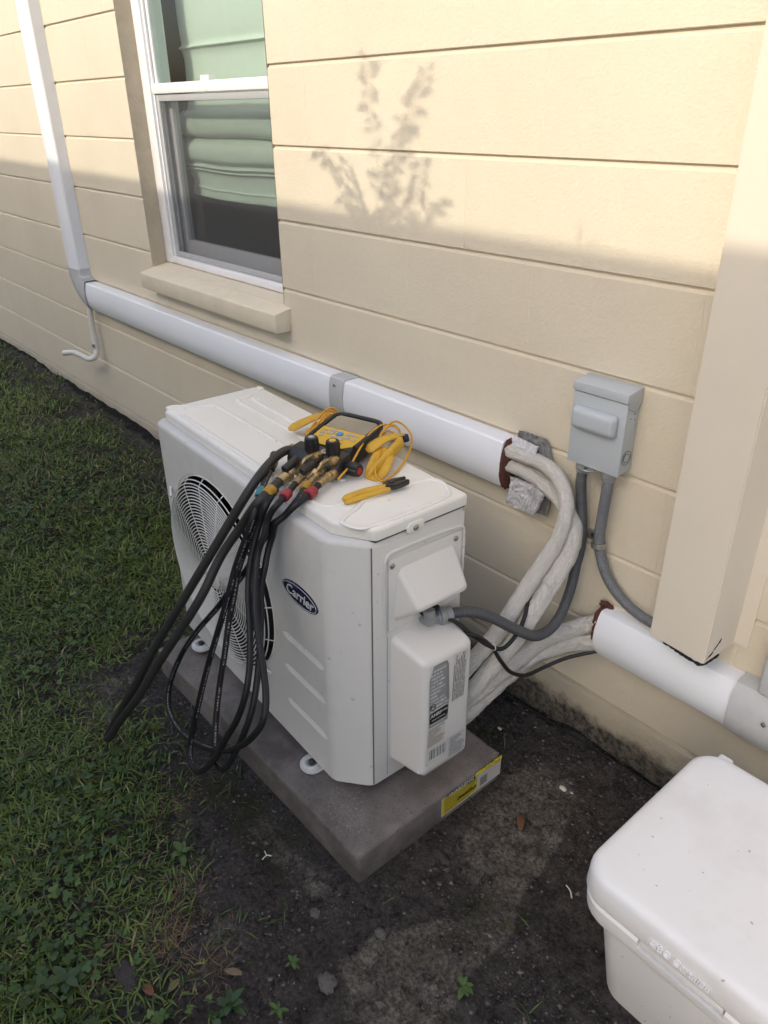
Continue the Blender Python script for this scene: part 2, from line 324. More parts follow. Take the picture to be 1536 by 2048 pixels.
def thick_mat():
    m, t, b, co = newmat('hose_thick')
    v = co.outputs['Object']
    col = t.mix(t.noise(v, 25, 5), (.016, .015, .015), (.038, .035, .032))
    t.link(col, b.inputs['Base Color']); b.inputs['Roughness'].default_value = .5
    t.link(t.bump(t.noise(v, 400, 2), .2, .0005), b.inputs['Normal'])
thick_mat()

def glass_mat(name, tint, ior=1.5):
    m, t, b, co = newmat(name)
    t.n.remove(b)
    tr = t.node('ShaderNodeBsdfTransparent'); tr.inputs[0].default_value = (*tint, 1)
    gl = t.node('ShaderNodeBsdfGlossy'); gl.inputs['Roughness'].default_value = .01
    lw = t.node('ShaderNodeLayerWeight'); lw.inputs[0].default_value = .5
    fr = t.math('ADD', t.math('MULTIPLY', t.math('POWER', lw.outputs['Facing'], 4.0), .92), .05, True)
    mx = t.node('ShaderNodeMixShader')
    t.link(fr, mx.inputs[0]); t.link(tr.outputs[0], mx.inputs[1]); t.link(gl.outputs[0], mx.inputs[2])
    t.link(mx.outputs[0], t.n['Material Output'].inputs[0])
glass_mat('window_glass', (.76, .88, .835))

def screen_mat():
    m, t, b, co = newmat('screen_mesh')
    b.inputs['Base Color'].default_value = (.16, .165, .17, 1); b.inputs['Roughness'].default_value = .7
    tr = t.node('ShaderNodeBsdfTransparent')
    mx = t.node('ShaderNodeMixShader'); mx.inputs[0].default_value = .30
    t.link(tr.outputs[0], mx.inputs[1]); t.link(b.outputs[0], mx.inputs[2])
    t.link(mx.outputs[0], t.n['Material Output'].inputs[0])
screen_mat()

def print_mat(name, paper, ink, rows, cols, dens=.5, swap=False, margin=.06, fade=.85):
    """flat print: rows of small type made from noise, on a paper colour"""
    m, t, b, co = newmat(name)
    uv = t.node('ShaderNodeUVMap')
    sep = t.node('ShaderNodeSeparateXYZ'); t.link(uv.outputs[0], sep.inputs[0])
    X, Y = (sep.outputs['Y'], sep.outputs['X']) if swap else (sep.outputs['X'], sep.outputs['Y'])
    ry = t.math('MULTIPLY', Y, rows)
    fy = t.math('FRACT', ry); iy = t.math('FLOOR', ry)
    rowon = t.math('MULTIPLY', t.math('GREATER_THAN', fy, .3), t.math('LESS_THAN', fy, .85))
    cmb = t.node('ShaderNodeCombineXYZ')
    t.link(t.math('MULTIPLY', X, cols), cmb.inputs[0]); t.link(t.math('MULTIPLY', iy, 7.3), cmb.inputs[1])
    n = t.noise(cmb.outputs[0], 1.0, 3, .7)
    let = t.math('GREATER_THAN', n, 1 - dens)
    cmb2 = t.node('ShaderNodeCombineXYZ'); t.link(t.math('MULTIPLY', iy, 3.7), cmb2.inputs[0])
    ln = t.noise(cmb2.outputs[0], 1.0, 0)
    ln2 = t.ramp(ln, [(.3, .45), (.6, 1.0)])
    inx = t.math('MULTIPLY', t.math('GREATER_THAN', X, margin), t.math('LESS_THAN', X, t.math('MULTIPLY', ln2, 1 - margin)))
    iny = t.math('MULTIPLY', t.math('GREATER_THAN', Y, margin * .6), t.math('LESS_THAN', Y, 1 - margin * .6))
    f = t.math('MULTIPLY', t.math('MULTIPLY', rowon, let), t.math('MULTIPLY', inx, iny))
    col = t.mix(t.math('MULTIPLY', f, fade), paper, ink)
    t.link(col, b.inputs['Base Color']); b.inputs['Roughness'].default_value = .45
def barcode_mat():
    m, t, b, co = newmat('barcode')
    uv = t.node('ShaderNodeUVMap')
    sep = t.node('ShaderNodeSeparateXYZ'); t.link(uv.outputs[0], sep.inputs[0])
    cmb = t.node('ShaderNodeCombineXYZ'); t.link(sep.outputs['X'], cmb.inputs[0])
    n = t.noise(cmb.outputs[0], 34, 1, .5)
    f = t.math('GREATER_THAN', n, .5)
    for s, lo, hi in ((sep.outputs['X'], .12, .9), (sep.outputs['Y'], .3, .86)):
        f = t.math('MULTIPLY', f, t.math('MULTIPLY', t.math('GREATER_THAN', s, lo), t.math('LESS_THAN', s, hi)))
    t.link(t.mix(f, (.62, .61, .59), (.06, .06, .07)), b.inputs['Base Color'])
print_mat('plate_print', (.27, .28, .285), (.75, .75, .74), 17, 60, .5)
print_mat('warn_print', (.60, .585, .55), (.045, .05, .06), 9, 85, .56, swap=True, margin=.03, fade=.95)
print_mat('brown_print', (.60, .58, .54), (.20, .165, .13), 17, 70, .62, margin=.02)
print_mat('white_label', (.56, .56, .55), (.07, .08, .10), 13, 60, .56)
print_mat('yellow_label', (.56, .45, .035), (.20, .155, .02), 9, 60, .62)
barcode_mat()
mat('label_white', (.56, .545, .53), .5)
mat('label_yellow', (.58, .47, .03), .45, var=.15, vscale=60)
mat('label_black', (.012, .012, .012), .5)
mat('label_grey', (.24, .225, .22), .5, var=.3, vscale=300)

def ground_mat():
    m, t, b, co = newmat('soil')
    geo = t.node('ShaderNodeNewGeometry'); v = geo.outputs['Position']
    at = t.node('ShaderNodeAttribute'); at.attribute_name = 'Zone'
    sp = t.node('ShaderNodeSeparateColor'); t.link(at.outputs['Color'], sp.inputs[0])
    n1 = t.noise(v, 6, 8, .68); n2 = t.noise(v, 26, 7, .7); n3 = t.noise(v, 120, 5, .65)
    soil = t.mix(t.ramp(t.math('ADD', t.math('MULTIPLY', n2, .5), t.math('MULTIPLY', n3, .5)), [(.38, 0), (.62, 1)]), (.028, .0245, .023), (.150, .130, .118))
    sand = t.mix(t.ramp(n3, [(.35, 0), (.65, 1)]), (.095, .083, .070), (.36, .32, .265))
    f = t.ramp(t.math('ADD', n1, t.math('SUBTRACT', sp.outputs[0], .5)), [(.45, 0), (.56, 1)])
    f = t.math('MULTIPLY', f, t.ramp(n2, [(.36, .1), (.56, 1)]))
    col = t.mix(f, soil, sand)
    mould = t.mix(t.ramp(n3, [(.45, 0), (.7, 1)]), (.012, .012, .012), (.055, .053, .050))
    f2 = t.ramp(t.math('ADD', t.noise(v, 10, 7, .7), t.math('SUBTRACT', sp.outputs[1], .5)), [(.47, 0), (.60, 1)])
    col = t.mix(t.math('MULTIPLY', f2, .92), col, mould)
    moss = t.ramp(t.math('ADD', t.noise(v, 13, 6, .7), t.math('SUBTRACT', sp.outputs[2], .5)), [(.50, 0), (.64, 1)])
    col = t.mix(t.math('MULTIPLY', moss, .6), col, (.036, .042, .016))
    wh = t.ramp(t.noise(v, 190, 2, .5), [(.735, 0), (.76, 1)])
    col = t.mix(t.math('MULTIPLY', wh, .3), col, (.28, .255, .22))
    t.link(col, b.inputs['Base Color']); b.inputs['Roughness'].default_value = .95
    b.inputs['Specular IOR Level'].default_value = .2
    nb = t.bump(t.noise(v, 55, 8, .75), 1.0, .02)
    nb = t.bump(t.noise(v, 260, 5, .7), 1.0, .007, nb)
    t.link(nb, b.inputs['Normal'])
ground_mat()

def veg_mat(name, rough=.5):
    m, t, b, co = newmat(name)
    at = t.node('ShaderNodeAttribute'); at.attribute_name = 'Col'
    t.link(at.outputs['Color'], b.inputs['Base Color']); b.inputs['Roughness'].default_value = rough
    b.inputs['Specular IOR Level'].default_value = .35
    b.inputs['Subsurface Weight'].default_value = 0
veg_mat('grass_blade')

# ------------------------------------------------------------------ mesh helpers
def link(o, parent=None):
    COL.objects.link(o)
    if parent is not None: o.parent = parent
    return o
def tag(o, label=None, cat=None, group=None, kind=None):
    if label: o['label'] = label
    if cat: o['category'] = cat
    if group: o['group'] = group
    if kind: o['kind'] = kind
    return o
def empty(name, mw=None, label=None, cat=None, group=None):
    o = bpy.data.objects.new(name, None); o.empty_display_size = .05
    if mw is not None: o.matrix_world = mw
    link(o); return tag(o, label, cat, group)
def mk(name, verts, faces, m, parent=None, smooth=True, uvs=None, angle=40):
    me = bpy.data.meshes.new(name); me.from_pydata([tuple(v) for v in verts], [], faces); me.update()
    if uvs is not None:
        ul = me.uv_layers.new(name='UVMap')
        ul.data.foreach_set('uv', np.asarray(uvs, dtype=np.float32).ravel())
    me.materials.append(MATS[m])
    if smooth:
        me.polygons.foreach_set('use_smooth', [True] * len(me.polygons))
        me.set_sharp_from_angle(angle=R(angle))
    o = bpy.data.objects.new(name, me); return link(o, parent)
def from_bm(name, bm, m, parent=None, smooth=True, angle=40):
    bmesh.ops.recalc_face_normals(bm, faces=bm.faces)
    me = bpy.data.meshes.new(name); bm.to_mesh(me); bm.free()
    me.materials.append(MATS[m])
    if smooth:
        me.polygons.foreach_set('use_smooth', [True] * len(me.polygons))
        me.set_sharp_from_angle(angle=R(angle))
    o = bpy.data.objects.new(name, me); return link(o, parent)
def bm_box(x0, x1, y0, y1, z0, z1):
    bm = bmesh.new(); bmesh.ops.create_cube(bm, size=1)
    for v in bm.verts:
        v.co = Vector(((x0 + x1) / 2 + v.co.x * (x1 - x0), (y0 + y1) / 2 + v.co.y * (y1 - y0), (z0 + z1) / 2 + v.co.z * (z1 - z0)))
    return bm
def box(name, x0, x1, y0, y1, z0, z1, m, parent=None, bev=.002, seg=2):
    bm = bm_box(x0, x1, y0, y1, z0, z1)
    if bev: bmesh.ops.bevel(bm, geom=list(bm.edges), offset=bev, segments=seg, affect='EDGES', profile=.5)
    return from_bm(name, bm, m, parent)
def bm_prism(poly, axis, a0, a1):
    """poly: 2-D outline; axis 'x','y','z' is the extrusion axis"""
    bm = bmesh.new()
    def P(p, a):
        return (a, p[0], p[1]) if axis == 'x' else ((p[0], a, p[1]) if axis == 'y' else (p[0], p[1], a))
    lo = [bm.verts.new(P(p, a0)) for p in poly]; hi = [bm.verts.new(P(p, a1)) for p in poly]
    n = len(poly)
    bm.faces.new(lo[::-1]); bm.faces.new(hi)
    for i in range(n): bm.faces.new((lo[i], lo[(i + 1) % n], hi[(i + 1) % n], hi[i]))
    bmesh.ops.recalc_face_normals(bm, faces=bm.faces)
    return bm
def prism(name, poly, axis, a0, a1, m, parent=None, bev=.002, seg=2, angle=40):
    bm = bm_prism(poly, axis, a0, a1)
    if bev: bmesh.ops.bevel(bm, geom=list(bm.edges), offset=bev, segments=seg, affect='EDGES', profile=.5)
    return from_bm(name, bm, m, parent, angle=angle)
def catmull(pts, n=8, closed=False):
    P = [np.array(p, float) for p in pts]; N = len(P); out = []
    rng = range(N if closed else N - 1)
    for i in rng:
        if closed: p0, p1, p2, p3 = P[(i - 1) % N], P[i], P[(i + 1) % N], P[(i + 2) % N]
        else:
            p1, p2 = P[i], P[i + 1]
            p0 = P[i - 1] if i > 0 else 2 * p1 - p2
            p3 = P[i + 2] if i + 2 < N else 2 * p2 - p1
        t0 = 0; t1 = t0 + max(1e-5, np.linalg.norm(p1 - p0)) ** .5
        t2 = t1 + max(1e-5, np.linalg.norm(p2 - p1)) ** .5; t3 = t2 + max(1e-5, np.linalg.norm(p3 - p2)) ** .5
        for k in range(n):
            t = t1 + (t2 - t1) * k / n
            A1 = (t1 - t) / (t1 - t0) * p0 + (t - t0) / (t1 - t0) * p1
            A2 = (t2 - t) / (t2 - t1) * p1 + (t - t1) / (t2 - t1) * p2
            A3 = (t3 - t) / (t3 - t2) * p2 + (t - t2) / (t3 - t2) * p3
            B1 = (t2 - t) / (t2 - t0) * A1 + (t - t0) / (t2 - t0) * A2
            B2 = (t3 - t) / (t3 - t1) * A2 + (t - t1) / (t3 - t1) * A3
            out.append((t2 - t) / (t2 - t1) * B1 + (t - t1) / (t2 - t1) * B2)
    if not closed: out.append(P[-1])
    return np.array(out)
def resample(c, step):
    d = np.r_[0, np.cumsum(np.linalg.norm(np.diff(c, axis=0), axis=1))]
    n = max(2, int(round(d[-1] / step)) + 1); s = np.linspace(0, d[-1], n)
    return np.stack([np.interp(s, d, c[:, k]) for k in range(3)], 1), s
def smooth_path(c, it=2):
    c = c.copy()
    for _ in range(it): c[1:-1] = .25 * c[:-2] + .5 * c[1:-1] + .25 * c[2:]
    return c
def sweep(c, r, segs=10, closed=False, squash=None, s=None, caps=True):
    """verts, faces, uvs of a tube; r scalar or array; squash=(du,dv) section factors"""
    c = np.asarray(c, float); n = len(c)
    r = np.full(n, r) if np.isscalar(r) else np.asarray(r, float)
    T = np.gradient(c, axis=0)
    if closed: T = np.roll(c, -1, 0) - np.roll(c, 1, 0)
    T /= np.linalg.norm(T, axis=1)[:, None] + 1e-12
    up = np.array([0, 0, 1.0])
    if abs(T[0] @ up) > .9: up = np.array([1.0, 0, 0])
    N = np.cross(T[0], up); N /= np.linalg.norm(N)
    if s is None: s = np.r_[0, np.cumsum(np.linalg.norm(np.diff(c, axis=0), axis=1))]
    vs_, fs, uv = [], [], []
    du, dv = squash or (1, 1)
    for i in range(n):
        N = N - T[i] * (N @ T[i]); N /= np.linalg.norm(N) + 1e-12
        B = np.cross(T[i], N)
        for k in range(segs):
            a = 2 * math.pi * k / segs
            vs_.append(c[i] + r[i] * (du * math.cos(a) * N + dv * math.sin(a) * B))
    m = n if closed else n - 1
    for i in range(m):
        j = (i + 1) % n
        for k in range(segs):
            k2 = (k + 1) % segs
            fs.append((i * segs + k, i * segs + k2, j * segs + k2, j * segs + k))
            s0, s1 = s[i], s[i + 1] if i + 1 < n else s[i] + .01
            uv += [(k / segs, s0), ((k + 1) / segs, s0), ((k + 1) / segs, s1), (k / segs, s1)]
    if caps and not closed:
        fs.append(tuple(range(segs))[::-1]); uv += [(0, 0)] * segs
        fs.append(tuple((n - 1) * segs + k for k in range(segs))); uv += [(0, 0)] * segs
    return vs_, fs, uv
def tube(name, pts, r, m, parent=None, segs=10, n=8, closed=False, squash=None, step=None, rfun=None, raw=False):
    c = np.asarray(pts, float) if raw else catmull(pts, n, closed)
    s = None
    if step: c, s = resample(c, step)
    if rfun is not None:
        s_ = np.r_[0, np.cumsum(np.linalg.norm(np.diff(c, axis=0), axis=1))]
        r = np.array([rfun(x, s_[-1]) for x in s_])
    v, f, uv = sweep(c, r, segs, closed, squash)
    return mk(name, v, f, m, parent, True, uv, 50)
def join_geo(parts):
    V, F, U = [], [], []; o = 0
    for v, f, u in parts:
        V += list(v); F += [tuple(i + o for i in t) for t in f]; U += list(u); o += len(v)
    return V, F, U
def lathe(name, prof, origin, axis, m, parent=None, segs=20, flute=None):
    """prof: list of (r, h) along axis; flute=(count, depth) cuts grips into the radius"""
    ax = Vector(axis).normalized(); q = Vector((0, 0, 1)).rotation_difference(ax); o = Vector(origin)
    V, F = [], []
    for r, h in prof:
        for k in range(segs):
            a = 2 * math.pi * k / segs
            rr = r
            if flute and r > flute[2]: rr = r * (1 - flute[1] * (.5 + .5 * math.cos(a * flute[0])))
            V.append(o + q @ Vector((rr * math.cos(a), rr * math.sin(a), h)))
    n = len(prof)
    for i in range(n - 1):
        for k in range(segs):
            k2 = (k + 1) % segs
            F.append((i * segs + k, i * segs + k2, (i + 1) * segs + k2, (i + 1) * segs + k))
    F.append(tuple(range(segs))[::-1]); F.append(tuple((n - 1) * segs + k for k in range(segs)))
    return mk(name, V, F, m, parent, True, None, 35)
def plate(name, corners, m, parent=None):
    """flat printed sheet from 4 corners (bl, br, tr, tl) with a 0-1 UV"""
    return mk(name, corners, [(0, 1, 2, 3)], m, parent, False, [(0, 0), (1, 0), (1, 1), (0, 1)])
def text(name, body, size, mw, m, parent=None, depth=.0004, shear=0.0, bold=0.0, align='CENTER', sx=1.0):
    cu = bpy.data.curves.new(name, 'FONT'); cu.body = body; cu.size = size; cu.extrude = depth
    cu.align_x = align; cu.align_y = 'CENTER'; cu.shear = shear; cu.offset = bold; cu.resolution_u = 3
    to = bpy.data.objects.new(name + '_curve', cu); COL.objects.link(to)
    dg = bpy.context.evaluated_depsgraph_get(); dg.update()
    me = bpy.data.meshes.new_from_object(to.evaluated_get(dg))
    bpy.data.objects.remove(to); bpy.data.curves.remove(cu)
    me.name = name
    me.transform(mw @ Matrix.Diagonal((sx, 1, 1, 1)))
    me.materials.clear(); me.materials.append(MATS[m])
    o = bpy.data.objects.new(name, me); return link(o, parent)
def basis(o, x, y):
    x = Vector(x).normalized(); y = Vector(y); y = (y - x * y.dot(x)).normalized(); z = x.cross(y)
    return Matrix(((x.x, y.x, z.x, o[0]), (x.y, y.y, z.y, o[1]), (x.z, y.z, z.z, o[2]), (0, 0, 0, 1)))
def boolean(o, cutters):
    for c in cutters:
        md = o.modifiers.new('b', 'BOOLEAN'); md.operation = 'DIFFERENCE'; md.object = c; md.solver = 'EXACT'
    dg = bpy.context.evaluated_depsgraph_get(); dg.update()
    me = bpy.data.meshes.new_from_object(o.evaluated_get(dg))
    o.modifiers.clear(); old = o.data; o.data = me; bpy.data.meshes.remove(old)
    for c in cutters:
        d = c.data; bpy.data.objects.remove(c); bpy.data.meshes.remove(d)
    me.polygons.foreach_set('use_smooth', [True] * len(me.polygons)); me.set_sharp_from_angle(angle=R(32))
def vnoise(x, y, seed=0):
    """smooth value noise in [0,1] for arrays"""
    x = np.asarray(x, float); y = np.asarray(y, float)
    xi = np.floor(x).astype(int); yi = np.floor(y).astype(int); xf = x - xi; yf = y - yi
    def h(a, b):
        n = (a * 374761393 + b * 668265263 + seed * 974711) & 0x7fffffff
        n = ((n ^ (n >> 13)) * 1274126177) & 0x7fffffff
        return ((n ^ (n >> 16)) & 0xffff) / 65535.0
    u = xf * xf * (3 - 2 * xf); w = yf * yf * (3 - 2 * yf)
    return (h(xi, yi) * (1 - u) + h(xi + 1, yi) * u) * (1 - w) + (h(xi, yi + 1) * (1 - u) + h(xi + 1, yi + 1) * u) * w
def fbm(x, y, oct=4, seed=0):
    s = 0; a = .5; f = 1.0; t = 0
    for i in range(oct):
        s = s + a * vnoise(x * f, y * f, seed + i * 17); t += a; a *= .55; f *= 2.03
    return s / t
def sstep(a, b, x):
    t = np.clip((np.asarray(x, float) - a) / (b - a), 0, 1); return t * t * (3 - 2 * t)

# ------------------------------------------------------------------ ground
def grass_edge(x):
    return np.interp(x, [-9, -4.5, -3, -2.3, -2.0, -1.85, -1.6, -1.3, -1.1, -.9, -.5, 0, 1.5], [-.08, -.09, -.13, -.22, -.56, -.80, -.86, -.93, -1.02, -1.12, -1.35, -1.7, -2.2])
def ground_h(x, y):
    x = np.asarray(x, float); y = np.asarray(y, float)
    h = .10 * sstep(-1.9, -3.2, x) * sstep(-1.3, -.05, y)
    flat = np.maximum(0, 1 - sstep(.0, .12, np.maximum(np.maximum(-1.77 - x, x + .84), np.maximum(-.73 - y, y + .28))))
    rough = (fbm(x * 5, y * 5, 3, 3) - .5) * .030 + (fbm(x * 24, y * 24, 5, 5) - .5) * .026 + .012 * (1 - np.abs(fbm(x * 13, y * 13, 4, 15) * 2 - 1)) * sstep(.45, .62, fbm(x * 3, y * 3, 2, 25)) - .004
    # the trodden rim of lighter sand beside the cooler
    h = h + rough * (1 - .85 * flat) * (1 - .6 * sstep(-4, -9, x))
    return h
gx = np.unique(np.r_[np.linspace(-40, -8, 17), np.linspace(-8, -3.2, 97), np.linspace(-3.2, -1.75, 120), np.linspace(-1.75, .12, 340), np.linspace(.12, .35, 12), np.linspace(.35, 3, 28), np.linspace(3, 40, 14)])
gy = np.unique(np.r_[np.linspace(-40, -4, 15), np.linspace(-4, -1.6, 25), np.linspace(-1.6, -1.3, 24), np.linspace(-1.3, .02, 250), np.linspace(.02, .2, 3)])
GX, GY = np.meshgrid(gx, gy)
GZ = ground_h(GX, GY)
nx, ny = len(gx), len(gy)
idx = np.arange(nx * ny).reshape(ny, nx)
quads = np.stack([idx[:-1, :-1], idx[:-1, 1:], idx[1:, 1:], idx[1:, :-1]], -1).reshape(-1, 4)
me = bpy.data.meshes.new('ground')
me.from_pydata(np.stack([GX.ravel(), GY.ravel(), GZ.ravel()], 1).tolist(), [], quads.tolist())
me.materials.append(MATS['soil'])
me.polygons.foreach_set('use_smooth', [True] * len(me.polygons))
zc = np.ones((nx * ny, 4), np.float32)
X_, Y_ = GX.ravel(), GY.ravel()
def zone(*spots):
    return sum(k * np.exp(-(((X_ - cx) * math.cos(an) + (Y_ - cy) * math.sin(an)) / rx) ** 2 - ((-(X_ - cx) * math.sin(an) + (Y_ - cy) * math.cos(an)) / ry) ** 2) for cx, cy, rx, ry, an, k in spots)
sand = .26 + zone((-.74, -.40, .10, .16, 0, .5), (-.64, -.46, .045, .26, .3, .45), (-.62, -.66, .05, .22, -.5, .5), (-.60, -.82, .14, .10, .4, .42), (-1.75, -.90, .26, .09, 0, .40), (-1.0, -.80, .16, .05, .1, .32), (-.92, -.98, .10, .06, 0, .25), (-.75, -.24, .12, .05, 0, .2)) - zone((-.53, -.50, .06, .20, .1, .30), (-.95, -.88, .10, .06, 0, .1))
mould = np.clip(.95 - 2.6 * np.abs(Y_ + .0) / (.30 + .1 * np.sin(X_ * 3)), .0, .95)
moss = .25 + .4 * np.exp(-(((X_ + 1.15) / .35) ** 2 + ((Y_ + .82) / .12) ** 2)) + .35 * np.exp(-(((X_ + .62) / .12) ** 2 + ((Y_ + .62) / .2) ** 2)) + .3 * (Y_ < grass_edge(X_))
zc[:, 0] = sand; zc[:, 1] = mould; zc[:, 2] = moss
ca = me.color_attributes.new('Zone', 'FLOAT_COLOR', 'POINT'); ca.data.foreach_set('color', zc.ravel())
ground = bpy.data.objects.new('ground', me); link(ground); tag(ground, 'dark bare soil with sandy patches and mildew along the wall', 'ground', kind='structure')

# ------------------------------------------------------------------ house: block wall, foundation, window opening, sill
house = empty('house', None, 'cream painted concrete block house wall with a white window', 'house')
CR = .2032; H0 = .14; BL = .4064
OPX0, OPX1, OPZ0, OPZ1 = -3.020, -2.076, .900, H0 + 10 * CR
def opened_sheet(name, y, x0, x1, z0, z1, m, parent):
    V = []; F = []
    for a, b_, c, d in ((x0, OPX0, z0, z1), (OPX1, x1, z0, z1), (OPX0, OPX1, z0, OPZ0), (OPX0, OPX1, OPZ1, z1)):
        k = len(V); V += [(a, y, c), (b_, y, c), (b_, y, d), (a, y, d)]; F.append((k, k + 1, k + 2, k + 3))
    return mk(name, V, F, m, parent, False)
block_wall = opened_sheet('block_wall', .0075, -9.2, 1.4, H0 - .02, H0 + 12 * CR, 'mortar', house)
GAP = .0065
def block_mesh(w, h):
    """one block face: sharp lower arris, weathered sloping upper arris, origin at its lower left"""
    ys = [.014, .0012, 0, 0, .0014, .0065, .014]; zs = [GAP / 2, GAP / 2, GAP / 2 + .0012, h - GAP / 2 - .0052, h - GAP / 2 - .0040, h - GAP / 2, h - GAP / 2]
    V = [(x, min(y + dy, .014), z) for x, dy in ((0, .0006), (.0022, 0), (w - .0022, 0), (w, .0006)) for y, z in zip(ys, zs)]
    n = len(ys)
    F = [(c * n + i, c * n + n + i, c * n + n + i + 1, c * n + i + 1) for c in range(3) for i in range(n - 1)]
    F.append(tuple(range(n))); F.append(tuple(range(4 * n - 1, 3 * n - 1, -1)))
    me = bpy.data.meshes.new('block'); me.from_pydata(V, [], F); me.update(); me.materials.append(MATS['wall_paint'])
    return me
_bm = {}
def add_block(x0, x1, z0, z1):
    key = (round(x1 - x0, 3), round(z1 - z0, 3))
    if key not in _bm: _bm[key] = block_mesh(x1 - x0, z1 - z0)
    o = bpy.data.objects.new('block', _bm[key]); o.location = (x0, random.uniform(-.00035, .00035), z0); link(o, block_wall)
for k in range(12):
    z0 = H0 + k * CR; z1 = z0 + CR
    j0 = -.886 if k % 2 == 1 else -1.089
    n0 = int(math.floor((-8.6 - j0) / BL))
    x = j0 + n0 * BL
    while x < 1.2:
        a, b_ = x, x + BL; x += BL
        if z1 <= OPZ0 + .001 or z0 >= OPZ1 - .001: add_block(a, b_, z0, z1); continue
        if z0 < OPZ0 - .02 < z1:      # course cut by the sill
            if b_ <= OPX0 or a >= OPX1: add_block(a, b_, z0, z1)
            else:
                if a < OPX0: add_block(a, OPX0, z0, z1)
                if b_ > OPX1: add_block(OPX1, b_, z0, z1)
                add_block(max(a, OPX0), min(b_, OPX1), z0, OPZ0)
            continue
        if b_ <= OPX0 or a >= OPX1: add_block(a, b_, z0, z1)
        else:
            if a < OPX0 - .02: add_block(a, OPX0, z0, z1)
            if b_ > OPX1 + .02: add_block(OPX1, b_, z0, z1)
# reveals (rough painted returns of the opening)
def rough_quad(name, o, du, dv, nu, nv, amp, m, parent, seed):
    V = []; F = []; o = np.array(o); du = np.array(du); dv = np.array(dv); nrm = np.cross(du, dv); nrm = nrm / np.linalg.norm(nrm)
    for j in range(nv + 1):
        for i in range(nu + 1):
            e = 0 if i in (0, nu) or j in (0, nv) else 1
            V.append(o + du * i / nu + dv * j / nv + nrm * amp * e * (float(fbm(np.array(i * .9), np.array(j * .9), 3, seed)) - .5))
    for j in range(nv):
        for i in range(nu): k = j * (nu + 1) + i; F.append((k, k + 1, k + nu + 2, k + nu + 1))
    return mk(name, V, F, m, parent, True, None, 60)
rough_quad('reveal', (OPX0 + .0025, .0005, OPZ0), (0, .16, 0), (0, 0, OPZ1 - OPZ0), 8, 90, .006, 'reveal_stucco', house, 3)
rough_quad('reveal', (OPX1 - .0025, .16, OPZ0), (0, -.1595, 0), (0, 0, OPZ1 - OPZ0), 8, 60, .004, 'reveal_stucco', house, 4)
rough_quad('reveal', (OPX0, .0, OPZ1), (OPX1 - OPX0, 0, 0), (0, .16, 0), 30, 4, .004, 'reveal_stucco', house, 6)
# window sill: sloping top, chipped right end
sill = prism('window_sill', [(-.058, .822), (-.058, .882), (.0, .896), (.10, .915), (.10, .85), (-.001, .84), (-.001, .822)], 'x', -3.024, -2.042, 'sill_paint', house, bev=.004, seg=2)
for v in sill.data.vertices:
    if v.co.x > -2.05:
        v.co.x += .006 * (vnoise(v.co.y * 60, v.co.z * 60, 2) - .8)
# foundation strip below the first course
fx = np.linspace(-9.2, 1.4, 420)
prof = [(.02, H0 - .004), (-.005, H0 - .006), (-.010, H0 - .012), (-.012, H0 - .05), (-.014, H0 - .10), (-.016, 0.0), (-.018, -.10)]
V = []; F = []
for i, x in enumerate(fx):
    for j, (y, z) in enumerate(prof):
        V.append((x, y - (.006 * (float(fbm(np.array(x * 16), np.array(z * 40), 3, 9)) - .5) if j > 1 else 0), z + (0.004 * (float(vnoise(np.array(x * 9), np.array(0.), 4)) - .5) if 0 < j < 3 else 0)))
n = len(prof)
for i in range(len(fx) - 1):
    for j in range(n - 1): k = i * n + j; F.append((k, k + n, k + n + 1, k + 1))
mk('foundation', V, F, 'foundation_paint', house, True, None, 60)

# ------------------------------------------------------------------ window
win = empty('window', None); win.parent = house
WX0, WX1, WZ0, WZ1 = OPX0 + .003, OPX1 - .003, .912, OPZ1 - .003
FY0, FY1 = .062, .150
JW = .062
box('jamb', WX0, WX0 + JW, FY0, FY1, WZ0, WZ1, 'window_white', win, .003)
box('jamb', WX1 - JW - .02, WX1, FY0, FY1, WZ0, WZ1, 'window_white', win, .003)
box('head', WX0 + JW, WX1 - JW - .02, FY0 + .001, FY1, WZ1 - .06, WZ1, 'window_white', win, .003)
box('bottom_rail', WX0 + JW, WX1 - JW - .02, FY0 + .001, FY1, WZ0, WZ0 + .026, 'window_white', win, .003)
IX0, IX1 = WX0 + JW, WX1 - JW - .02
# track lips on the left jamb and right jamb
box('track', IX0, IX0 + .010, FY0 + .010, FY0 + .018, WZ0 + .026, WZ1 - .06, 'window_white', win, .001)
box('track', IX0, IX0 + .016, FY0 + .036, FY0 + .042, WZ0 + .026, WZ1 - .06, 'window_white', win, .001)
box('meeting_rail', IX0, IX1, FY0 + .006, FY0 + .05, 1.507, 1.540, 'window_white', win, .003)
box('upper_sash_stile', IX0 + .0, IX0 + .026, FY0 + .020, FY0 + .034, 1.540, WZ1 - .06, 'window_white', win, .002)
box('upper_sash_stile', IX1 - .020, IX1, FY0 + .020, FY0 + .034, 1.540, WZ1 - .06, 'window_white', win, .002)
plate('glass_pane', [(IX0 + .026, FY0 + .027, 1.5405), (IX1 - .020, FY0 + .027, 1.5405), (IX1 - .020, FY0 + .027, WZ1 - .06), (IX0 + .026, FY0 + .027, WZ1 - .06)], 'window_glass', win)
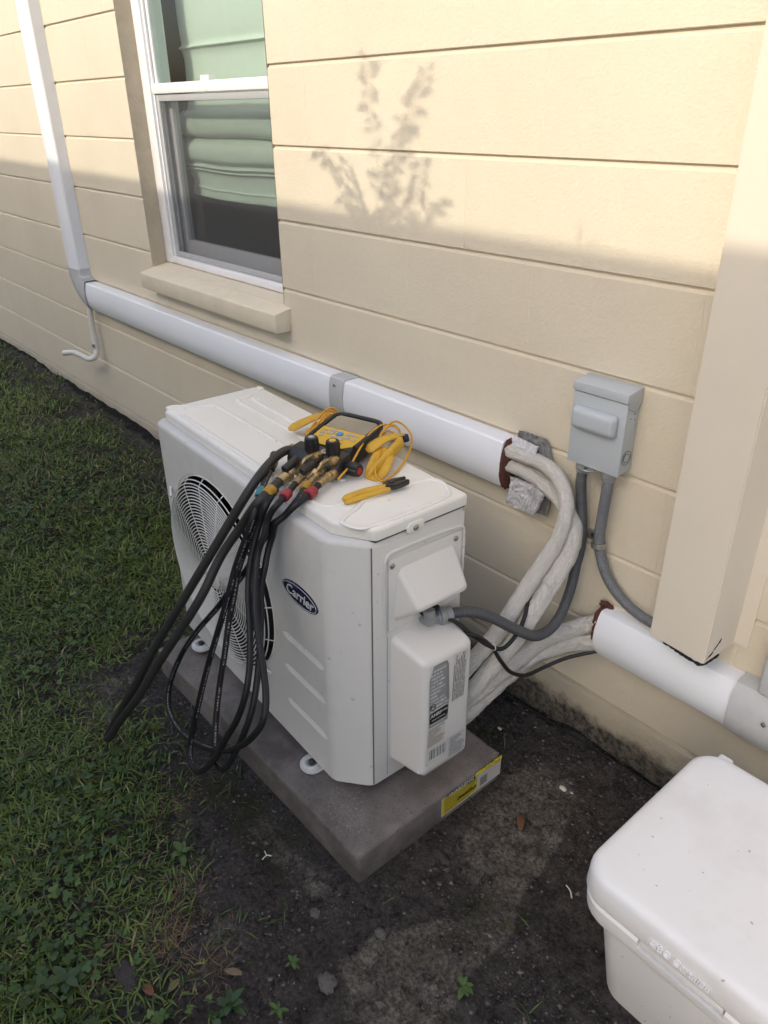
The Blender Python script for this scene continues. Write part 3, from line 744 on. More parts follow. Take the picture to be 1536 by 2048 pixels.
# lower sash behind the screen
LS = FY0 + .052
box('lower_sash_stile', IX0 + .0, IX0 + .050, LS, LS + .028, WZ0 + .026, 1.507, 'window_grey', win, .003)
box('lower_sash_stile', IX1 - .030, IX1, LS, LS + .028, WZ0 + .026, 1.507, 'window_grey', win, .003)
box('lower_sash_rail', IX0 + .050, IX1 - .030, LS + .001, LS + .028, WZ0 + .026, WZ0 + .088, 'window_grey', win, .003)
plate('glass_pane', [(IX0 + .050, LS + .013, WZ0 + .088), (IX1 - .030, LS + .013, WZ0 + .088), (IX1 - .030, LS + .013, 1.507), (IX0 + .050, LS + .013, 1.507)], 'window_glass', win)
# insect screen
SY = FY0 + .014
scx0, scx1, scz0, scz1 = IX0 + .011, IX1 - .002, WZ0 + .028, 1.505
box('screen_frame', scx0, scx0 + .020, SY, SY + .010, scz0, scz1, 'window_grey', win, .0015)
box('screen_frame', scx1 - .020, scx1, SY, SY + .010, scz0, scz1, 'window_grey', win, .0015)
box('screen_frame', scx0 + .020, scx1 - .020, SY + .0005, SY + .010, scz1 - .022, scz1, 'window_grey', win, .0015)
box('screen_frame', scx0 + .020, scx1 - .020, SY + .0005, SY + .010, scz0, scz0 + .020, 'window_grey', win, .0015)
mk('screen_mesh', [(scx0 + .018, SY + .006, scz0 + .018), (scx1 - .018, SY + .006, scz0 + .018), (scx1 - .018, SY + .006, scz1 - .02), (scx0 + .018, SY + .006, scz1 - .02)], [(0, 1, 2, 3)], 'screen_mesh', win, False)
box('sash_lock', -2.60, -2.545, FY0 + .012, FY0 + .030, 1.540, 1.556, 'window_white', win, .004)
# dark room behind
bm = bm_box(OPX0 - .5, OPX1 + .8, .155, 2.2, .3, 2.5); bm.normal_update()
bmesh.ops.delete(bm, geom=[f for f in bm.faces if f.normal.y < -.9], context='FACES')
room = from_bm('room', bm, 'room_dark', house, False)
# roman shade: flat cloth above, two folded rolls and a hem below
sx0, sx1 = -2.99, -2.09
prof = [(.175, 2.12), (.178, 1.9), (.180, 1.70), (.183, 1.665), (.170, 1.655), (.183, 1.645), (.182, 1.50), (.176, 1.455), (.150, 1.442), (.128, 1.42), (.122, 1.395), (.130, 1.372), (.158, 1.362), (.150, 1.355), (.124, 1.338), (.116, 1.31), (.122, 1.288), (.142, 1.276), (.130, 1.272), (.126, 1.265), (.140, 1.258), (.132, 1.252), (.142, 1.245), (.148, 1.22), (.150, 1.19), (.147, 1.186), (.150, 1.182), (.152, 1.155), (.158, 1.153), (.160, 1.30), (.19, 1.5)]
V = []; F = []; U = []
nxs = 40
pc = catmull([(p[0], p[1], 0) for p in prof], 4)
for i in range(nxs + 1):
    x = sx0 + (sx1 - sx0) * i / nxs
    for j, p in enumerate(pc):
        low = 1.0 if p[1] < 1.45 else .25
        dx = (0.035 if p[1] < 1.262 else 0) * (1 - i / nxs)
        V.append((x + dx + .006 * math.sin(p[1] * 90) * low * (1 if i == 0 else 0), p[0] + .045 + low * .010 * (float(fbm(np.array(x * 7.), np.array(p[1] * 16.), 3, 5)) - .5), p[1] + low * .014 * (float(fbm(np.array(x * 4.), np.array(p[1] * 5.), 2, 8)) - .5)))
n = len(pc)
for i in range(nxs):
    for j in range(n - 1): k = i * n + j; F.append((k, k + 1, k + n + 1, k + n))
shade = mk('roman_shade', V, F, 'shade_cloth', None, True, None, 70)
tag(shade, 'pale cloth roman shade folded up behind the window glass', 'window shade')

# ------------------------------------------------------------------ line-set covers (white D-section duct)
DPROF = [(0, 0), (-.046, 0), (-.0520, -.004), (-.056, -.020), (-.0600, -.050), (-.0600, -.075), (-.055, -.102), (-.044, -.122), (-.028, -.131), (0, -.133)]
def duct(name, x0, x1, ztop, m, parent, grow=0.0, prof=DPROF):
    P2 = [(y * (1 + grow * 8) - grow * .2 * (y < 0), ztop + z + (grow if z > -.06 else -grow)) for y, z in prof]
    bm = bm_prism(P2, 'x', x0, x1)
    return from_bm(name, bm, m, parent, True, 28)
lsc = empty('line_set_cover', Matrix.Translation((0, 0, 0)), 'long white plastic pipe cover running down the wall and under the window', 'pipe cover')
duct('horizontal_duct', -3.70, -1.092, .747, 'duct_white', lsc)
duct('coupling_band', -1.772, -1.706, .747, 'duct_grey', lsc, .004)
# vertical run: same section turned upright
VP = [(-3.722 + z, y) for y, z in [(p[0], p[1] * 1.22) for p in DPROF]]
bm = bm_prism(VP, 'z', .775, 3.2); from_bm('vertical_duct', bm, 'duct_white', lsc, True, 28)
# elbow: swept section from vertical to horizontal
def ring_pts(c, ang):
    """section of the duct rotated by ang (0 = vertical run, 90 = horizontal run) about the inner corner"""
    out = []
    for y, z in DPROF:
        t = -z * (1.22 - .22 * ang / (math.pi / 2)) + (0.004 if z < -.06 else -.004)
        yy = y * 1.07
        out.append((c[0] - t * math.cos(ang), yy, c[1] - t * math.sin(ang)))
    return out
V = []; F = []; sec = 9
cx, cz = -3.700, .765
for i in range(sec + 4):
    if i < 2: rp = ring_pts((-3.722 + .004 * i, .80 - .02 * i), 0)
    elif i < sec + 2:
        a = (i - 2) / (sec - 1) * math.pi / 2
        rp = ring_pts((-3.714 + .022 * math.sin(a), .770 - .020 * (1 - math.cos(a)) * 1.0), a)
    else: rp = ring_pts((-3.692 + .012 * (i - sec - 1), .750), math.pi / 2)
    V += rp
n = len(DPROF)
for i in range(sec + 3):
    for j in range(n - 1): k = i * n + j; F.append((k, k + 1, k + n + 1, k + n))
mk('elbow', V, F, 'duct_grey', lsc, True, None, 35)
def blob(name, c, dims, m, parent, seed, amp=.35, sub=4):
    bm = bmesh.new(); bmesh.ops.create_icosphere(bm, subdivisions=sub, radius=1)
    for v in bm.verts:
        d = v.co.normalized()
        f = 1 + amp * 2 * (float(fbm(np.array(d.x * 2.3 + seed), np.array(d.y * 2.3 + d.z * 1.9), 4, seed)) - .5)
        v.co = Vector((c[0] + d.x * dims[0] * f, c[1] + d.y * dims[1] * f, c[2] + d.z * dims[2] * f))
    return from_bm(name, bm, m, parent, True, 180)
blob('sealing_foam', (-1.088, -.032, .684), (.012, .030, .064), 'foam_brown', lsc, 5, .3)
def flap(name, c4, nu, nv, amp, m, parent, seed, thick=.0025):
    A, B, C_, D_ = [np.array(p) for p in c4]; V = []; F = []
    nn = np.cross(B - A, D_ - A); nn = nn / np.linalg.norm(nn)
    for side in (0, 1):
        for j in range(nv + 1):
            for i in range(nu + 1):
                u, w = i / nu, j / nv
                p = (A * (1 - u) + B * u) * (1 - w) + (D_ * (1 - u) + C_ * u) * w
                edge = .004 * (vnoise(np.array(i * 1.3 + 50 * (j in (0, nv))), np.array(j * 1.7), seed) - .5) if (i in (0, nu) or j in (0, nv)) else 0
                p = p + nn * (amp * (fbm(np.array(u * 5.), np.array(w * 5.), 3, seed) - .5) + amp * .25 * math.sin(u * 60) - side * thick) + (B - A) / np.linalg.norm(B - A) * edge
                V.append(p)
    o2 = (nu + 1) * (nv + 1)
    for j in range(nv):
        for i in range(nu):
            k = j * (nu + 1) + i; F.append((k, k + 1, k + nu + 2, k + nu + 1)); F.append((o2 + k, o2 + k + nu + 1, o2 + k + nu + 2, o2 + k + 1))
    rim = [i for i in range(nu + 1)] + [(j + 1) * (nu + 1) + nu for j in range(nv)] + [nv * (nu + 1) + nu - 1 - i for i in range(nu)] + [(nv - 1 - j) * (nu + 1) for j in range(nv - 1)]
    for a, b_ in zip(rim, rim[1:] + rim[:1]): F.append((a, o2 + a, o2 + b_, b_))
    return mk(name, V, F, m, parent, True, None, 60)
flap('foil_flap', [(-1.075, -.046, .586), (-.985, -.050, .590), (-.957, -.044, .664), (-1.072, -.040, .660)], 30, 22, .011, 'foil_grey', lsc, 3)
flap('foil_flap', [(-1.045, -.020, .578), (-.968, -.020, .582), (-.960, -.018, .668), (-1.05, -.018, .66)], 20, 14, .006, 'foil_dark', lsc, 8)
flap('foil_flap', [(-1.085, -.016, .738), (-.975, -.014, .728), (-.995, -.012, .772), (-1.075, -.016, .772)], 24, 12, .010, 'foil_dark', lsc, 11)
flap('foil_flap', [(-1.090, -.040, .735), (-1.000, -.046, .742), (-1.005, -.030, .757), (-1.085, -.022, .758)], 24, 8, .008, 'foil_grey', lsc, 14)
lathe('screw', [(.0, .0), (.004, .0), (.0035, .002), (0.0, .0025)], (-1.745, -.062, .728), (0, -1, 0), 'screw_steel', lsc, 10)

lsc2 = empty('line_set_cover', None, 'short white pipe cover low on the wall beneath the cream downpipe cover', 'pipe cover')
LPROF = [(0, 0), (-.034, 0), (-.040, -.003), (-.048, -.016), (-.057, -.040), (-.0595, -.065), (-.055, -.095), (-.044, -.116), (-.028, -.126), (0, -.128)]
duct('horizontal_duct', -.776, -.445, .418, 'duct_white', lsc2, 0, LPROF)
duct('joint_cover', -.448, -.05, .418, 'duct_grey', lsc2, .005, LPROF)
box('joint_upstand', -.405, -.28, -.055, -.002, .425, .60, 'duct_grey', lsc2, .008, 3)
blob('sealing_foam', (-.782, -.026, .362), (.013, .026, .056), 'foam_brown', lsc2, 9, .4)
blob('sealing_foam', (-.780, -.012, .418), (.018, .010, .012), 'foam_brown', lsc2, 12, .4, 3)
lathe('screw', [(.0, .0), (.005, .0), (.0045, .002), (0.0, .003)], (-.372, -.066, .372), (0, -1, 0), 'screw_steel', lsc2, 10)

# cream painted chase on the right
chs = empty('wall_chase', None, 'cream painted metal cable chase climbing the wall at the right', 'cable cover')
ch_poly = [(-.624, 0), (-.622, -.098), (-.499, -.100), (-.487, -.004), (-.458, -.0035), (-.458, 0)]
bm = bm_prism(ch_poly, 'z', .470, 3.2)
for v in bm.verts:
    if v.co.z < 1:
        if v.co.y < -.05 and v.co.x > -.55: v.co.z -= .006
        if v.co.y > -.01 and v.co.x > -.5: v.co.z += .006
bmesh.ops.bevel(bm, geom=[e for e in bm.edges if abs((e.verts[0].co - e.verts[1].co).normalized().z) > .9 and e.verts[0].co.y < -.05], offset=.0025, segments=2, affect='EDGES')
from_bm('chase_body', bm, 'chase_paint', chs, True, 30)
bm = bm_prism([(-.595, -.088), (-.505, -.093), (-.500, -.030), (-.60, -.02)], 'z', .462, .4685)
from_bm('dark_opening', bm, 'dark_gap', chs, False)
rag = np.array([(-.5005, -.094, .468), (-.4985, -.086, .476), (-.4975, -.077, .481), (-.4965, -.069, .491), (-.4953, -.060, .499), (-.4945, -.054, .509)])
tube('torn_sealant', rag + np.array([.0008, 0, 0]), .0022, 'dark_gap', chs, 6, 6, rfun=lambda s, L: .0011 + .0016 * vnoise(np.array(s * 300), np.array(0.), 2))
tube('torn_sealant', [(-.59, -.094, .466), (-.56, -.097, .463), (-.53, -.099, .460), (-.505, -.098, .460), (-.497, -.080, .463), (-.493, -.05, .466)], .0026, 'dark_gap', chs, 6, 8, rfun=lambda s, L: .0018 + .0034 * vnoise(np.array(s * 220), np.array(0.), 5))

# ------------------------------------------------------------------ disconnect box
db = empty('disconnect_box', Matrix.Translation((0, 0, 0)), 'grey metal electrical disconnect box mounted on the wall', 'electrical box')
box('enclosure', -.906, -.7795, -.044, -.001, .764, .935, 'steel_grey', db, .0025)
prism('hood', [(-.055, .926), (-.0545, .945), (0, .951), (0, .915), (-.022, .902), (-.046, .914), (-.046, .926)], 'x', -.910, -.776, 'steel_grey', db, .0012)
box('door', -.9085, -.7775, -.0505, -.0445, .762, .9235, 'steel_grey', db, .0015)
bm = bm_box(-.904, -.790, -.071, -.0508, .843, .899)
for v in bm.verts:
    if v.co.y < -.06:
        v.co.x = -.847 + (v.co.x + .847) * .88; v.co.z = .870 + (v.co.z - .870) * .70
bmesh.ops.bevel(bm, geom=list(bm.edges), offset=.0095, segments=5, affect='EDGES', profile=.5); from_bm('door_bulge', bm, 'steel_grey', db, True, 60)
lathe('knockout', [(.0155, 0), (.0155, .0012), (.013, .0013), (.0125, .0004), (.0095, .0004), (.009, .0014), (0, .0014)], (-.7798, -.026, .800), (1, 0, 0), 'steel_grey', db, 28)
for r_ in (.0155, .0098):
    mk('knockout_ring', *sweep([(-.7784, -.026 + r_ * math.cos(a), .800 + r_ * math.sin(a)) for a in np.linspace(0, 2 * math.pi, 28, endpoint=False)], .0007, 5, True)[:2], 'ac_seam', db)
prism('latch_tab', [(-.872, -.046), (-.872, -.062), (-.860, -.068), (-.842, -.068), (-.834, -.060), (-.834, -.046)], 'z', .7590, .7612, 'zinc', db, .0006, 1)
lathe('latch_hole', [(.0, 0), (.0038, 0), (.0038, .0006), (0, .0006)], (-.853, -.058, .7612), (0, 0, 1), 'dark_gap', db, 12)
lathe('conduit_connector', [(.016, 0), (.0165, .004), (.0165, .018), (.014, .022), (.014, .026), (0, .026)], (-.876, -.032, .7635), (0, 0, -1), 'connector', db, 20)
lathe('conduit_connector', [(.016, 0), (.0165, .004), (.0165, .018), (.014, .022), (.014, .026), (0, .026)], (-.811, -.030, .7635), (0, 0, -1), 'connector', db, 20)
for z_, y_ in ((.905, -.022), (.896, -.017), (.888, -.030), (.883, -.014)):
    lathe('vent_hole', [(0, 0), (.0016, 0), (.0016, .0003), (0, .0003)], (-.7795, y_, z_), (1, 0, 0), 'dark_gap', db, 8)

# ------------------------------------------------------------------ conduits, pipes, cables
def corrugated(name, pts, r, m, pitch, depth, parent=None):
    c, s = resample(smooth_path(resample(catmull(pts, 12), .006)[0], 3), pitch / 4)
    rr = r + depth * np.sin(2 * math.pi * s / pitch)
    v, f, uv = sweep(c, rr, 16)
    return mk(name, v, f, m, parent, True, uv, 80)
cd = corrugated('flexible_conduit', [(-.876, -.032, .745)] + CONDUIT_DARK[1:], .0118, 'conduit_dark', .0052, .0006)
tag(cd, 'dark grey flexible conduit looping from the electrical box to the condenser', 'conduit', 'flexible conduits below the electrical box')
cl = corrugated('flexible_conduit', [(-.811, -.030, .745)] + CONDUIT_LIGHT[1:], .0118, 'conduit_grey', .0052, .0007)
tag(cl, 'lighter grey ribbed conduit curving down behind the cream wall chase', 'conduit', 'flexible conduits below the electrical box')
st = empty('conduit_strap', None, 'small zinc strap holding the ribbed conduit to the wall', 'strap')
V, F, U = join_geo([sweep([(-.8144 + .0150 * math.cos(a), -.028 + .0150 * math.sin(a), .572 + dz) for a in np.linspace(0, 2 * math.pi, 24, endpoint=False)], .0032, 6, True, (.6, 1.2)) for dz in (.0, .0065)])
mk('strap_loop', V, F, 'zinc', st)
box('strap_ear', -.862, -.828, -.0045, -.002, .565, .590, 'zinc', st, .001)
lathe('screw', [(0, 0), (.0055, 0), (.004, .003), (0, .003)], (-.846, -.0045, .578), (0, -1, 0), 'bolt_dark', st, 10)

def wrapped(name, pts, r, label, seed, lump=.10, squash=None, overlaps=()):
    lump = lump * 1.35
    c, s = resample(smooth_path(resample(catmull(pts, 12), .006)[0], 4), .004)
    n = len(c); segs = 22
    v, f, uv = sweep(c, r, segs, False, squash)
    v = np.array(v); K = np.arange(n * segs) % segs; I = np.arange(n * segs) // segs
    cen = np.repeat(c, segs, 0)
    ang = 2 * math.pi * K / segs
    nz = fbm(np.cos(ang) * 1.3 + 7 + s[I] * 26, np.sin(ang) * 1.3 + s[I] * 9 + seed, 4, seed) - .5
    wr = fbm(np.cos(ang) * 3.5 + 7 + s[I] * 12, np.sin(ang) * 3.5 + seed, 3, seed + 4) - .5
    f_ = 1 + lump * 2 * nz + lump * 1.9 * wr
    f_ = f_ * (1 + .055 * (((s[I] + .004 * nz) / .038 + ang / (2 * math.pi)) % 1.0) - .025)
    for s0, ln in overlaps: f_ = f_ * (1 + .09 * ((s[I] > s0) & (s[I] < s0 + ln)))
    v = cen + (v - cen) * f_[:, None]
    o = mk(name, v, f, 'pipe_wrap', None, True, uv, 75)
    return tag(o, label, 'pipe', 'white wrapped refrigerant pipes')
p1 = wrapped('insulated_pipe', PIPE_MAIN, .0172, 'front white wrapped pipe arching from the long pipe cover down to the condenser', 1, .07, None, ((.36, .5),))
p2 = wrapped('insulated_pipe', PIPE_SECOND, .0180, 'white wrapped pipe tucked behind the front arching pipe', 2, .10, (1.15, .95), ((.22, .2),))
p3 = wrapped('insulated_pipe', PIPE_LOW_A, .0195, 'upper white wrapped pipe running from the short pipe cover to the condenser', 3, .14, None, ((.05, .1),))
p4 = wrapped('insulated_pipe', PIPE_LOW_B, .0215, 'lower white wrapped pipe running from the short pipe cover to the condenser', 4, .14, None, ((.12, .16),))
ca_ = tube('black_cable', CABLE_A, .0050, 'cable_black', None, 10, 10); tag(ca_, 'short black cable from the conduit fitting up behind the wrapped pipe', 'cable', 'black control cables')
cb_ = tube('black_cable', CABLE_B, .0048, 'cable_black', None, 10, 10); tag(cb_, 'long black cable sagging from the condenser to the short pipe cover', 'cable', 'black control cables')
mk('cable_tie', *sweep([(-.8553 + .009 * math.cos(a), -.3275 + .003, .4165 + .009 * math.sin(a)) for a in np.linspace(0, 2 * math.pi, 16, endpoint=False)], .0014, 6, True)[:2], 'white_print', cb_)
dr = empty('drain_pipe', None, 'thin pale drain pipe with a hooked end under the pipe cover elbow', 'pipe')
tube('pipe_run', DRAIN, .0135, 'pvc', dr, 14, 8)
lathe('pipe_coupling', [(.0165, 0), (.0165, .05), (.0135, .052)], DRAIN[2], (0.005, 0, -1), 'pvc', dr, 16)
box('pipe_clip', -3.745, -3.725, -.052, -.044, .428, .442, 'screw_steel', dr, .001)
gc = tube('ground_cable', [(-1.15, -.065, .012), (-1.003, -.052, .010), (-.80, -.040, .009), (-.656, -.036, .010), (-.571, -.036, .010), (-.40, -.045, .008), (0.2, -.06, .004)], .0024, 'cable_black', None, 8, 10)
tag(gc, 'thin black wire lying on the soil along the wall', 'cable')

# ------------------------------------------------------------------ concrete pad
pad = empty('equipment_pad', None, 'grey concrete equipment pad under the condenser with a torn yellow sticker', 'pad')
bm = bm_box(-1.765, -.8435, -.7245, -.2815, -.03, .081)
bmesh.ops.subdivide_edges(bm, edges=list(bm.edges), cuts=70, use_grid_fill=True)
for v in bm.verts:
    c = v.co; ex = min(c.x + 1.765, -.8435 - c.x); ey = min(c.y + .7245, -.2815 - c.y); ez = .081 - c.z
    near = sorted((ex, ey, ez))[1]                      # distance to the nearest arris
    nz_ = float(fbm(np.array(c.x * 45. + c.z * 31), np.array(c.y * 45. + c.z * 17), 3, 71)) - .5
    pull = .0035 * max(0, 1 - near / .007) * (.6 + 1.8 * max(0, nz_))
    cx_, cy_ = -1.304, -.503
    if ez < .008 + near and ex > .004 and ey > .004: c.z += .0012 * nz_ - pull * .6
    c.x -= math.copysign(pull, c.x - cx_) * (ex < .01); c.y -= math.copysign(pull, c.y - cy_) * (ey < .01); c.z -= pull * .7 * (ez < .01)
from_bm('slab', bm, 'concrete_pad', pad, True, 60)
px = -.8428
def pz(y, z): return (px, y, z)
mk('sticker', [pz(-.480, .012), pz(-.278, .010), pz(-.278, .0605), pz(-.320, .0625), pz(-.345, .066), pz(-.362, .0605), pz(-.400, .0640), pz(-.430, .0700), pz(-.452, .0690), pz(-.480, .070)], [tuple(range(10))], 'label_white', pad, False)
px = -.8425
mk('sticker_print', [pz(-.478, .0145), pz(-.362, .0150), pz(-.362, .0580), pz(-.400, .0615), pz(-.430, .0665), pz(-.452, .0655), pz(-.478, .0665)], [tuple(range(7))], 'yellow_label', pad, False,
   [(0, 0), (.98, 0), (.98, .75), (.66, .82), (.40, .95), (.2, .93), (0, .95)])
px = -.8422
mk('sticker_grey_box', [pz(-.352, .020), pz(-.327, .020), pz(-.327, .047), pz(-.352, .047)], [(0, 1, 2, 3)], 'label_grey', pad, False)
mk('sticker_torn_edge', [pz(-.470, .0680), pz(-.430, .0655), pz(-.400, .0600), pz(-.372, .0570), pz(-.362, .0660), pz(-.385, .0690), pz(-.415, .0705), pz(-.45, .0750)], [tuple(range(8))], 'label_black', pad, False)
flap('sticker_curl', [(-.8425, -.372, .066), (-.8418, -.281, .056), (-.8395, -.279, .0745), (-.839, -.36, .0775)], 26, 6, .006, 'label_yellow', pad, 21, .001)
TM = lambda y, z: basis((-.8416, y, z), (0, 1, 0), (0, 0, 1))
text('sticker_logo', 'DiversiTech', .013, TM(-.398, .034), 'label_black', pad, .0001, .2, .0004)
text('sticker_heading', 'WARNING', .017, TM(-.416, .0662), 'label_white', pad, .0001, 0, .0003)

# ------------------------------------------------------------------ outdoor condenser
W, D, ZT, ZL = .8376, .3056, .6661, .640
CH1, CH2 = .0676, .0594
ACM = Matrix(((0.9991326, 0.038385, 0.0161442, -.955571), (-0.03838, 0.999263, -0.00062, -.649203), (-0.016156, 0.0, 0.9998695, .101994), (0, 0, 0, 1)))
ac = empty('air_conditioner', ACM, 'off white outdoor air conditioning condenser standing on the concrete pad', 'air conditioner')
def A2W(p): return ACM @ Vector(p)
poly = [(-W, .018), (-W + .018, 0), (-CH1, 0), (0, CH2), (0, D), (-W, D)]
bm = bm_prism(poly, 'z', 0, ZL)
ed = [e for e in bm.edges if not (e.verts[0].co.z < .01 and e.verts[1].co.z < .01)]
bmesh.ops.bevel(bm, geom=ed, offset=.013, segments=4, affect='EDGES', profile=.5)
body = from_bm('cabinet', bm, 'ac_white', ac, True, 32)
FCX, FCZ, FR = -.541, .321, .2585
bm = bmesh.new(); bmesh.ops.create_cone(bm, cap_ends=True, segments=72, radius1=FR, radius2=FR, depth=.18, matrix=Matrix.Translation((FCX, .05, FCZ)) @ Matrix.Rotation(R(90), 4, 'X'))
cut = [from_bm('cutter', bm, 'ac_white', None, False)]
def slot_cutter(x0, x1, z, h, dep):
    # wedge groove: steep on top, sloping out at the bottom, rounded ends
    prof2 = []
    bm = bmesh.new(); nseg = 8; V = []
    secs = [(x0, 0.05), (x0 + .006, .6), (x0 + .016, 1.0), (x1 - .016, 1.0), (x1 - .006, .6), (x1, .05)]
    rows = []
    for x, k in secs:
        zz = z
        rows.append([bm.verts.new((x, -.02, zz + h * .5 * k)), bm.verts.new((x, .0, zz + h * .5 * k)), bm.verts.new((x, dep * k, zz + h * .28 * k)), bm.verts.new((x, .0, zz - h * .5 * k)), bm.verts.new((x, -.02, zz - h * .5 * k))])
    for a, b_ in zip(rows, rows[1:]):
        for j in range(5): bm.faces.new((a[j], a[(j + 1) % 5], b_[(j + 1) % 5], b_[j]))
    bm.faces.new(rows[0]); bm.faces.new(rows[-1][::-1])
    return from_bm('cutter', bm, 'ac_white', None, False)
for z_ in (.315, .2215, .117): cut.append(slot_cutter(-.250, -.085, z_, .020, .010))
for c in cut: c.matrix_world = ACM
bpy.context.view_layer.update()
boolean(body, cut)
# liner, fan and grille
def ring_wall(r, y0, y1, n=72):
    V = []; F = []
    for k in range(n):
        a = 2 * math.pi * k / n; x, z = FCX + r * math.cos(a), FCZ + r * math.sin(a); V += [(x, y0, z), (x, y1, z)]
    for k in range(n): j = (k + 1) % n; F.append((2 * k, 2 * j, 2 * j + 1, 2 * k + 1))
    return V, F
V, F = ring_wall(FR - .0015, .003, .138); mk('fan_shroud', V, F, 'fan_dark', ac)
V = [(FCX + (FR - .002) * math.cos(a), .137, FCZ + (FR - .002) * math.sin(a)) for a in np.linspace(0, 2 * math.pi, 48, endpoint=False)]
mk('fan_backing', V, [tuple(range(48))], 'fan_dark', ac, False)
for k in range(3):
    V = []; F = []; a0 = k * 2 * math.pi / 3 + .5
    for i in range(9):
        for j in range(7):
            r_ = .05 + .185 * j / 6; a = a0 + (i / 8 - .5) * (1.15 + .5 * j / 6) + .35 * j / 6
            V.append((FCX + r_ * math.cos(a), .085 + .05 * (i / 8 - .5), FCZ + r_ * math.sin(a)))
    for i in range(8):
        for j in range(6): q_ = i * 7 + j; F.append((q_, q_ + 1, q_ + 8, q_ + 7))
    mk('fan_blade', V, F, 'fan_dark', ac, True, None, 80)
lathe('fan_hub', [(.052, 0), (.052, .05), (.04, .06), (0, .062)], (FCX, .125, FCZ), (0, -1, 0), 'fan_dark', ac, 24)
def gy_(r): return -.021 + .006 * (r / .25) ** 4 + (.018 * max(0, (r - .243) / .012))
parts = []
nring = 27
for i in range(nring):
    r_ = .046 + (.2545 - .046) * i / (nring - 1)
    pts = [(FCX + r_ * math.cos(a), gy_(r_), FCZ + r_ * math.sin(a)) for a in np.linspace(0, 2 * math.pi, 80, endpoint=False)]
    parts.append(sweep(pts, .0016 if i < nring - 1 else .0032, 6, True))
for k in range(16):
    a = 2 * math.pi * (k + .35) / 16
    pts = [(FCX + r_ * math.cos(a), gy_(r_) + .0026, FCZ + r_ * math.sin(a)) for r_ in np.linspace(.03, .254, 14)]
    parts.append(sweep(pts, .0015, 6))
V, F, U = join_geo(parts); mk('fan_grille', V, F, 'grille_wire', ac, True, None, 80)
lathe('grille_centre', [(.036, -.004), (.036, .002), (.033, .0035), (0, .0045)], (FCX, -.020, FCZ), (0, -1, 0), 'grille_wire', ac, 32)
for a in (38, 148, 222, 322):
    x_, z_ = FCX + .252 * math.cos(R(a)), FCZ + .252 * math.sin(R(a)); x2, z2 = FCX + .278 * math.cos(R(a)), FCZ + .278 * math.sin(R(a))
    tube('grille_clip', [(x_, -.014, z_), ((x_ + x2) / 2, -.010, (z_ + z2) / 2), (x2, -.004, z2)], .0035, 'grille_wire', ac, 8, 4)
    lathe('clip_screw', [(.0055, 0), (.005, .003), (0, .004)], (x2, -.002, z2), (0, -1, 0), 'grille_wire', ac, 10)
# badge
def ellipse_plate(name, cx, cz, rx, rz, y0, th, m, parent, n=48):
    V = [(cx + rx * math.cos(a), y0, cz + rz * math.sin(a)) for a in np.linspace(0, 2 * math.pi, n, endpoint=False)]
    V += [(cx + (rx - .0008) * math.cos(a), y0 - th, cz + (rz - .0008) * math.sin(a)) for a in np.linspace(0, 2 * math.pi, n, endpoint=False)]
    F = [(k, (k + 1) % n, n + (k + 1) % n, n + k) for k in range(n)] + [tuple(range(n, 2 * n))]
    return mk(name, V, F, m, parent, True, None, 30)
bd = ellipse_plate('badge', -.1625, .459, .067, .026, .0, .0028, 'badge_blue', ac)
ell = [(-.1625 + .0628 * math.cos(a), -.0029, .459 + .0222 * math.sin(a)) for a in np.linspace(0, 2 * math.pi, 64, endpoint=False)]
mk('badge_rim', *sweep(ell, .0007, 6, True)[:2], 'badge_white', bd)
text('badge_lettering', 'Carrier', .034, basis((-.1625, -.0032, .4585), (1, 0, 0), (0, 0, 1)), 'badge_white', bd, .0003, .18, .0004)
# side panel and its seams
box('side_panel', -.004, .0022, CH2 + .0039, D - .004, .006, ZL - .012, 'ac_white', ac, .0015)
box('panel_seam', -.006, .0012, CH2 + .0028, CH2 + .0042, .004, ZL - .012, 'seam_grey', ac, 0)
box('panel_seam', .0012, .0026, .0985, .0995, .012, .405, 'seam_grey', ac, 0)
# recessed frame round the terminal cover
fr = [(.0022, .091, .41), (.0022, .091, .585), (.0022, .098, .600), (.0022, .112, .6035), (.0022, .285, .598), (.0022, .297, .592), (.0022, .300, .580), (.0022, .300, .44)]
tube('cover_frame', fr, .0042, 'ac_white', ac, 10, 4, squash=(.8, 1.3))
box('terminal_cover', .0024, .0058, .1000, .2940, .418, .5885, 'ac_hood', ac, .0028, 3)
bm = bmesh.new()
top = [(.005, .124, .562), (.005, .276, .562)]; out_ = [(.066, .132, .487), (.066, .264, .487)]; bot = [(.005, .112, .437), (.005, .286, .437)]
vs8 = [bm.verts.new(p) for p in (top[0], top[1], out_[0], out_[1], bot[0], bot[1])]
bm.faces.new((vs8[0], vs8[2], vs8[3], vs8[1])); bm.faces.new((vs8[2], vs8[4], vs8[5], vs8[3])); bm.faces.new((vs8[0], vs8[4], vs8[2])); bm.faces.new((vs8[1], vs8[3], vs8[5])); bm.faces.new((vs8[0], vs8[1], vs8[5], vs8[4]))
bmesh.ops.recalc_face_normals(bm, faces=bm.faces)
bmesh.ops.bevel(bm, geom=[e for e in bm.edges if not all(v.co.x < .006 for v in e.verts)], offset=.012, segments=4, affect='EDGES', profile=.5)
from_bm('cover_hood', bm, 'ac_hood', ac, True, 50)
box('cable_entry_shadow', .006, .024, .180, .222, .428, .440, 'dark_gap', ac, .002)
for y_, z_ in ((.1085, .5735), (.2760, .5735), (.2850, .447)):
    lathe('cover_screw', [(.0062, 0), (.0060, .0018), (.0035, .0034), (0, .0036)], (.0056, y_, z_), (1, 0, 0), 'screw_steel', ac, 14)
    box('screw_slot', .0092, .0096, y_ - .003, y_ + .003, z_ - .0006, z_ + .0006, 'ac_seam', ac, 0)
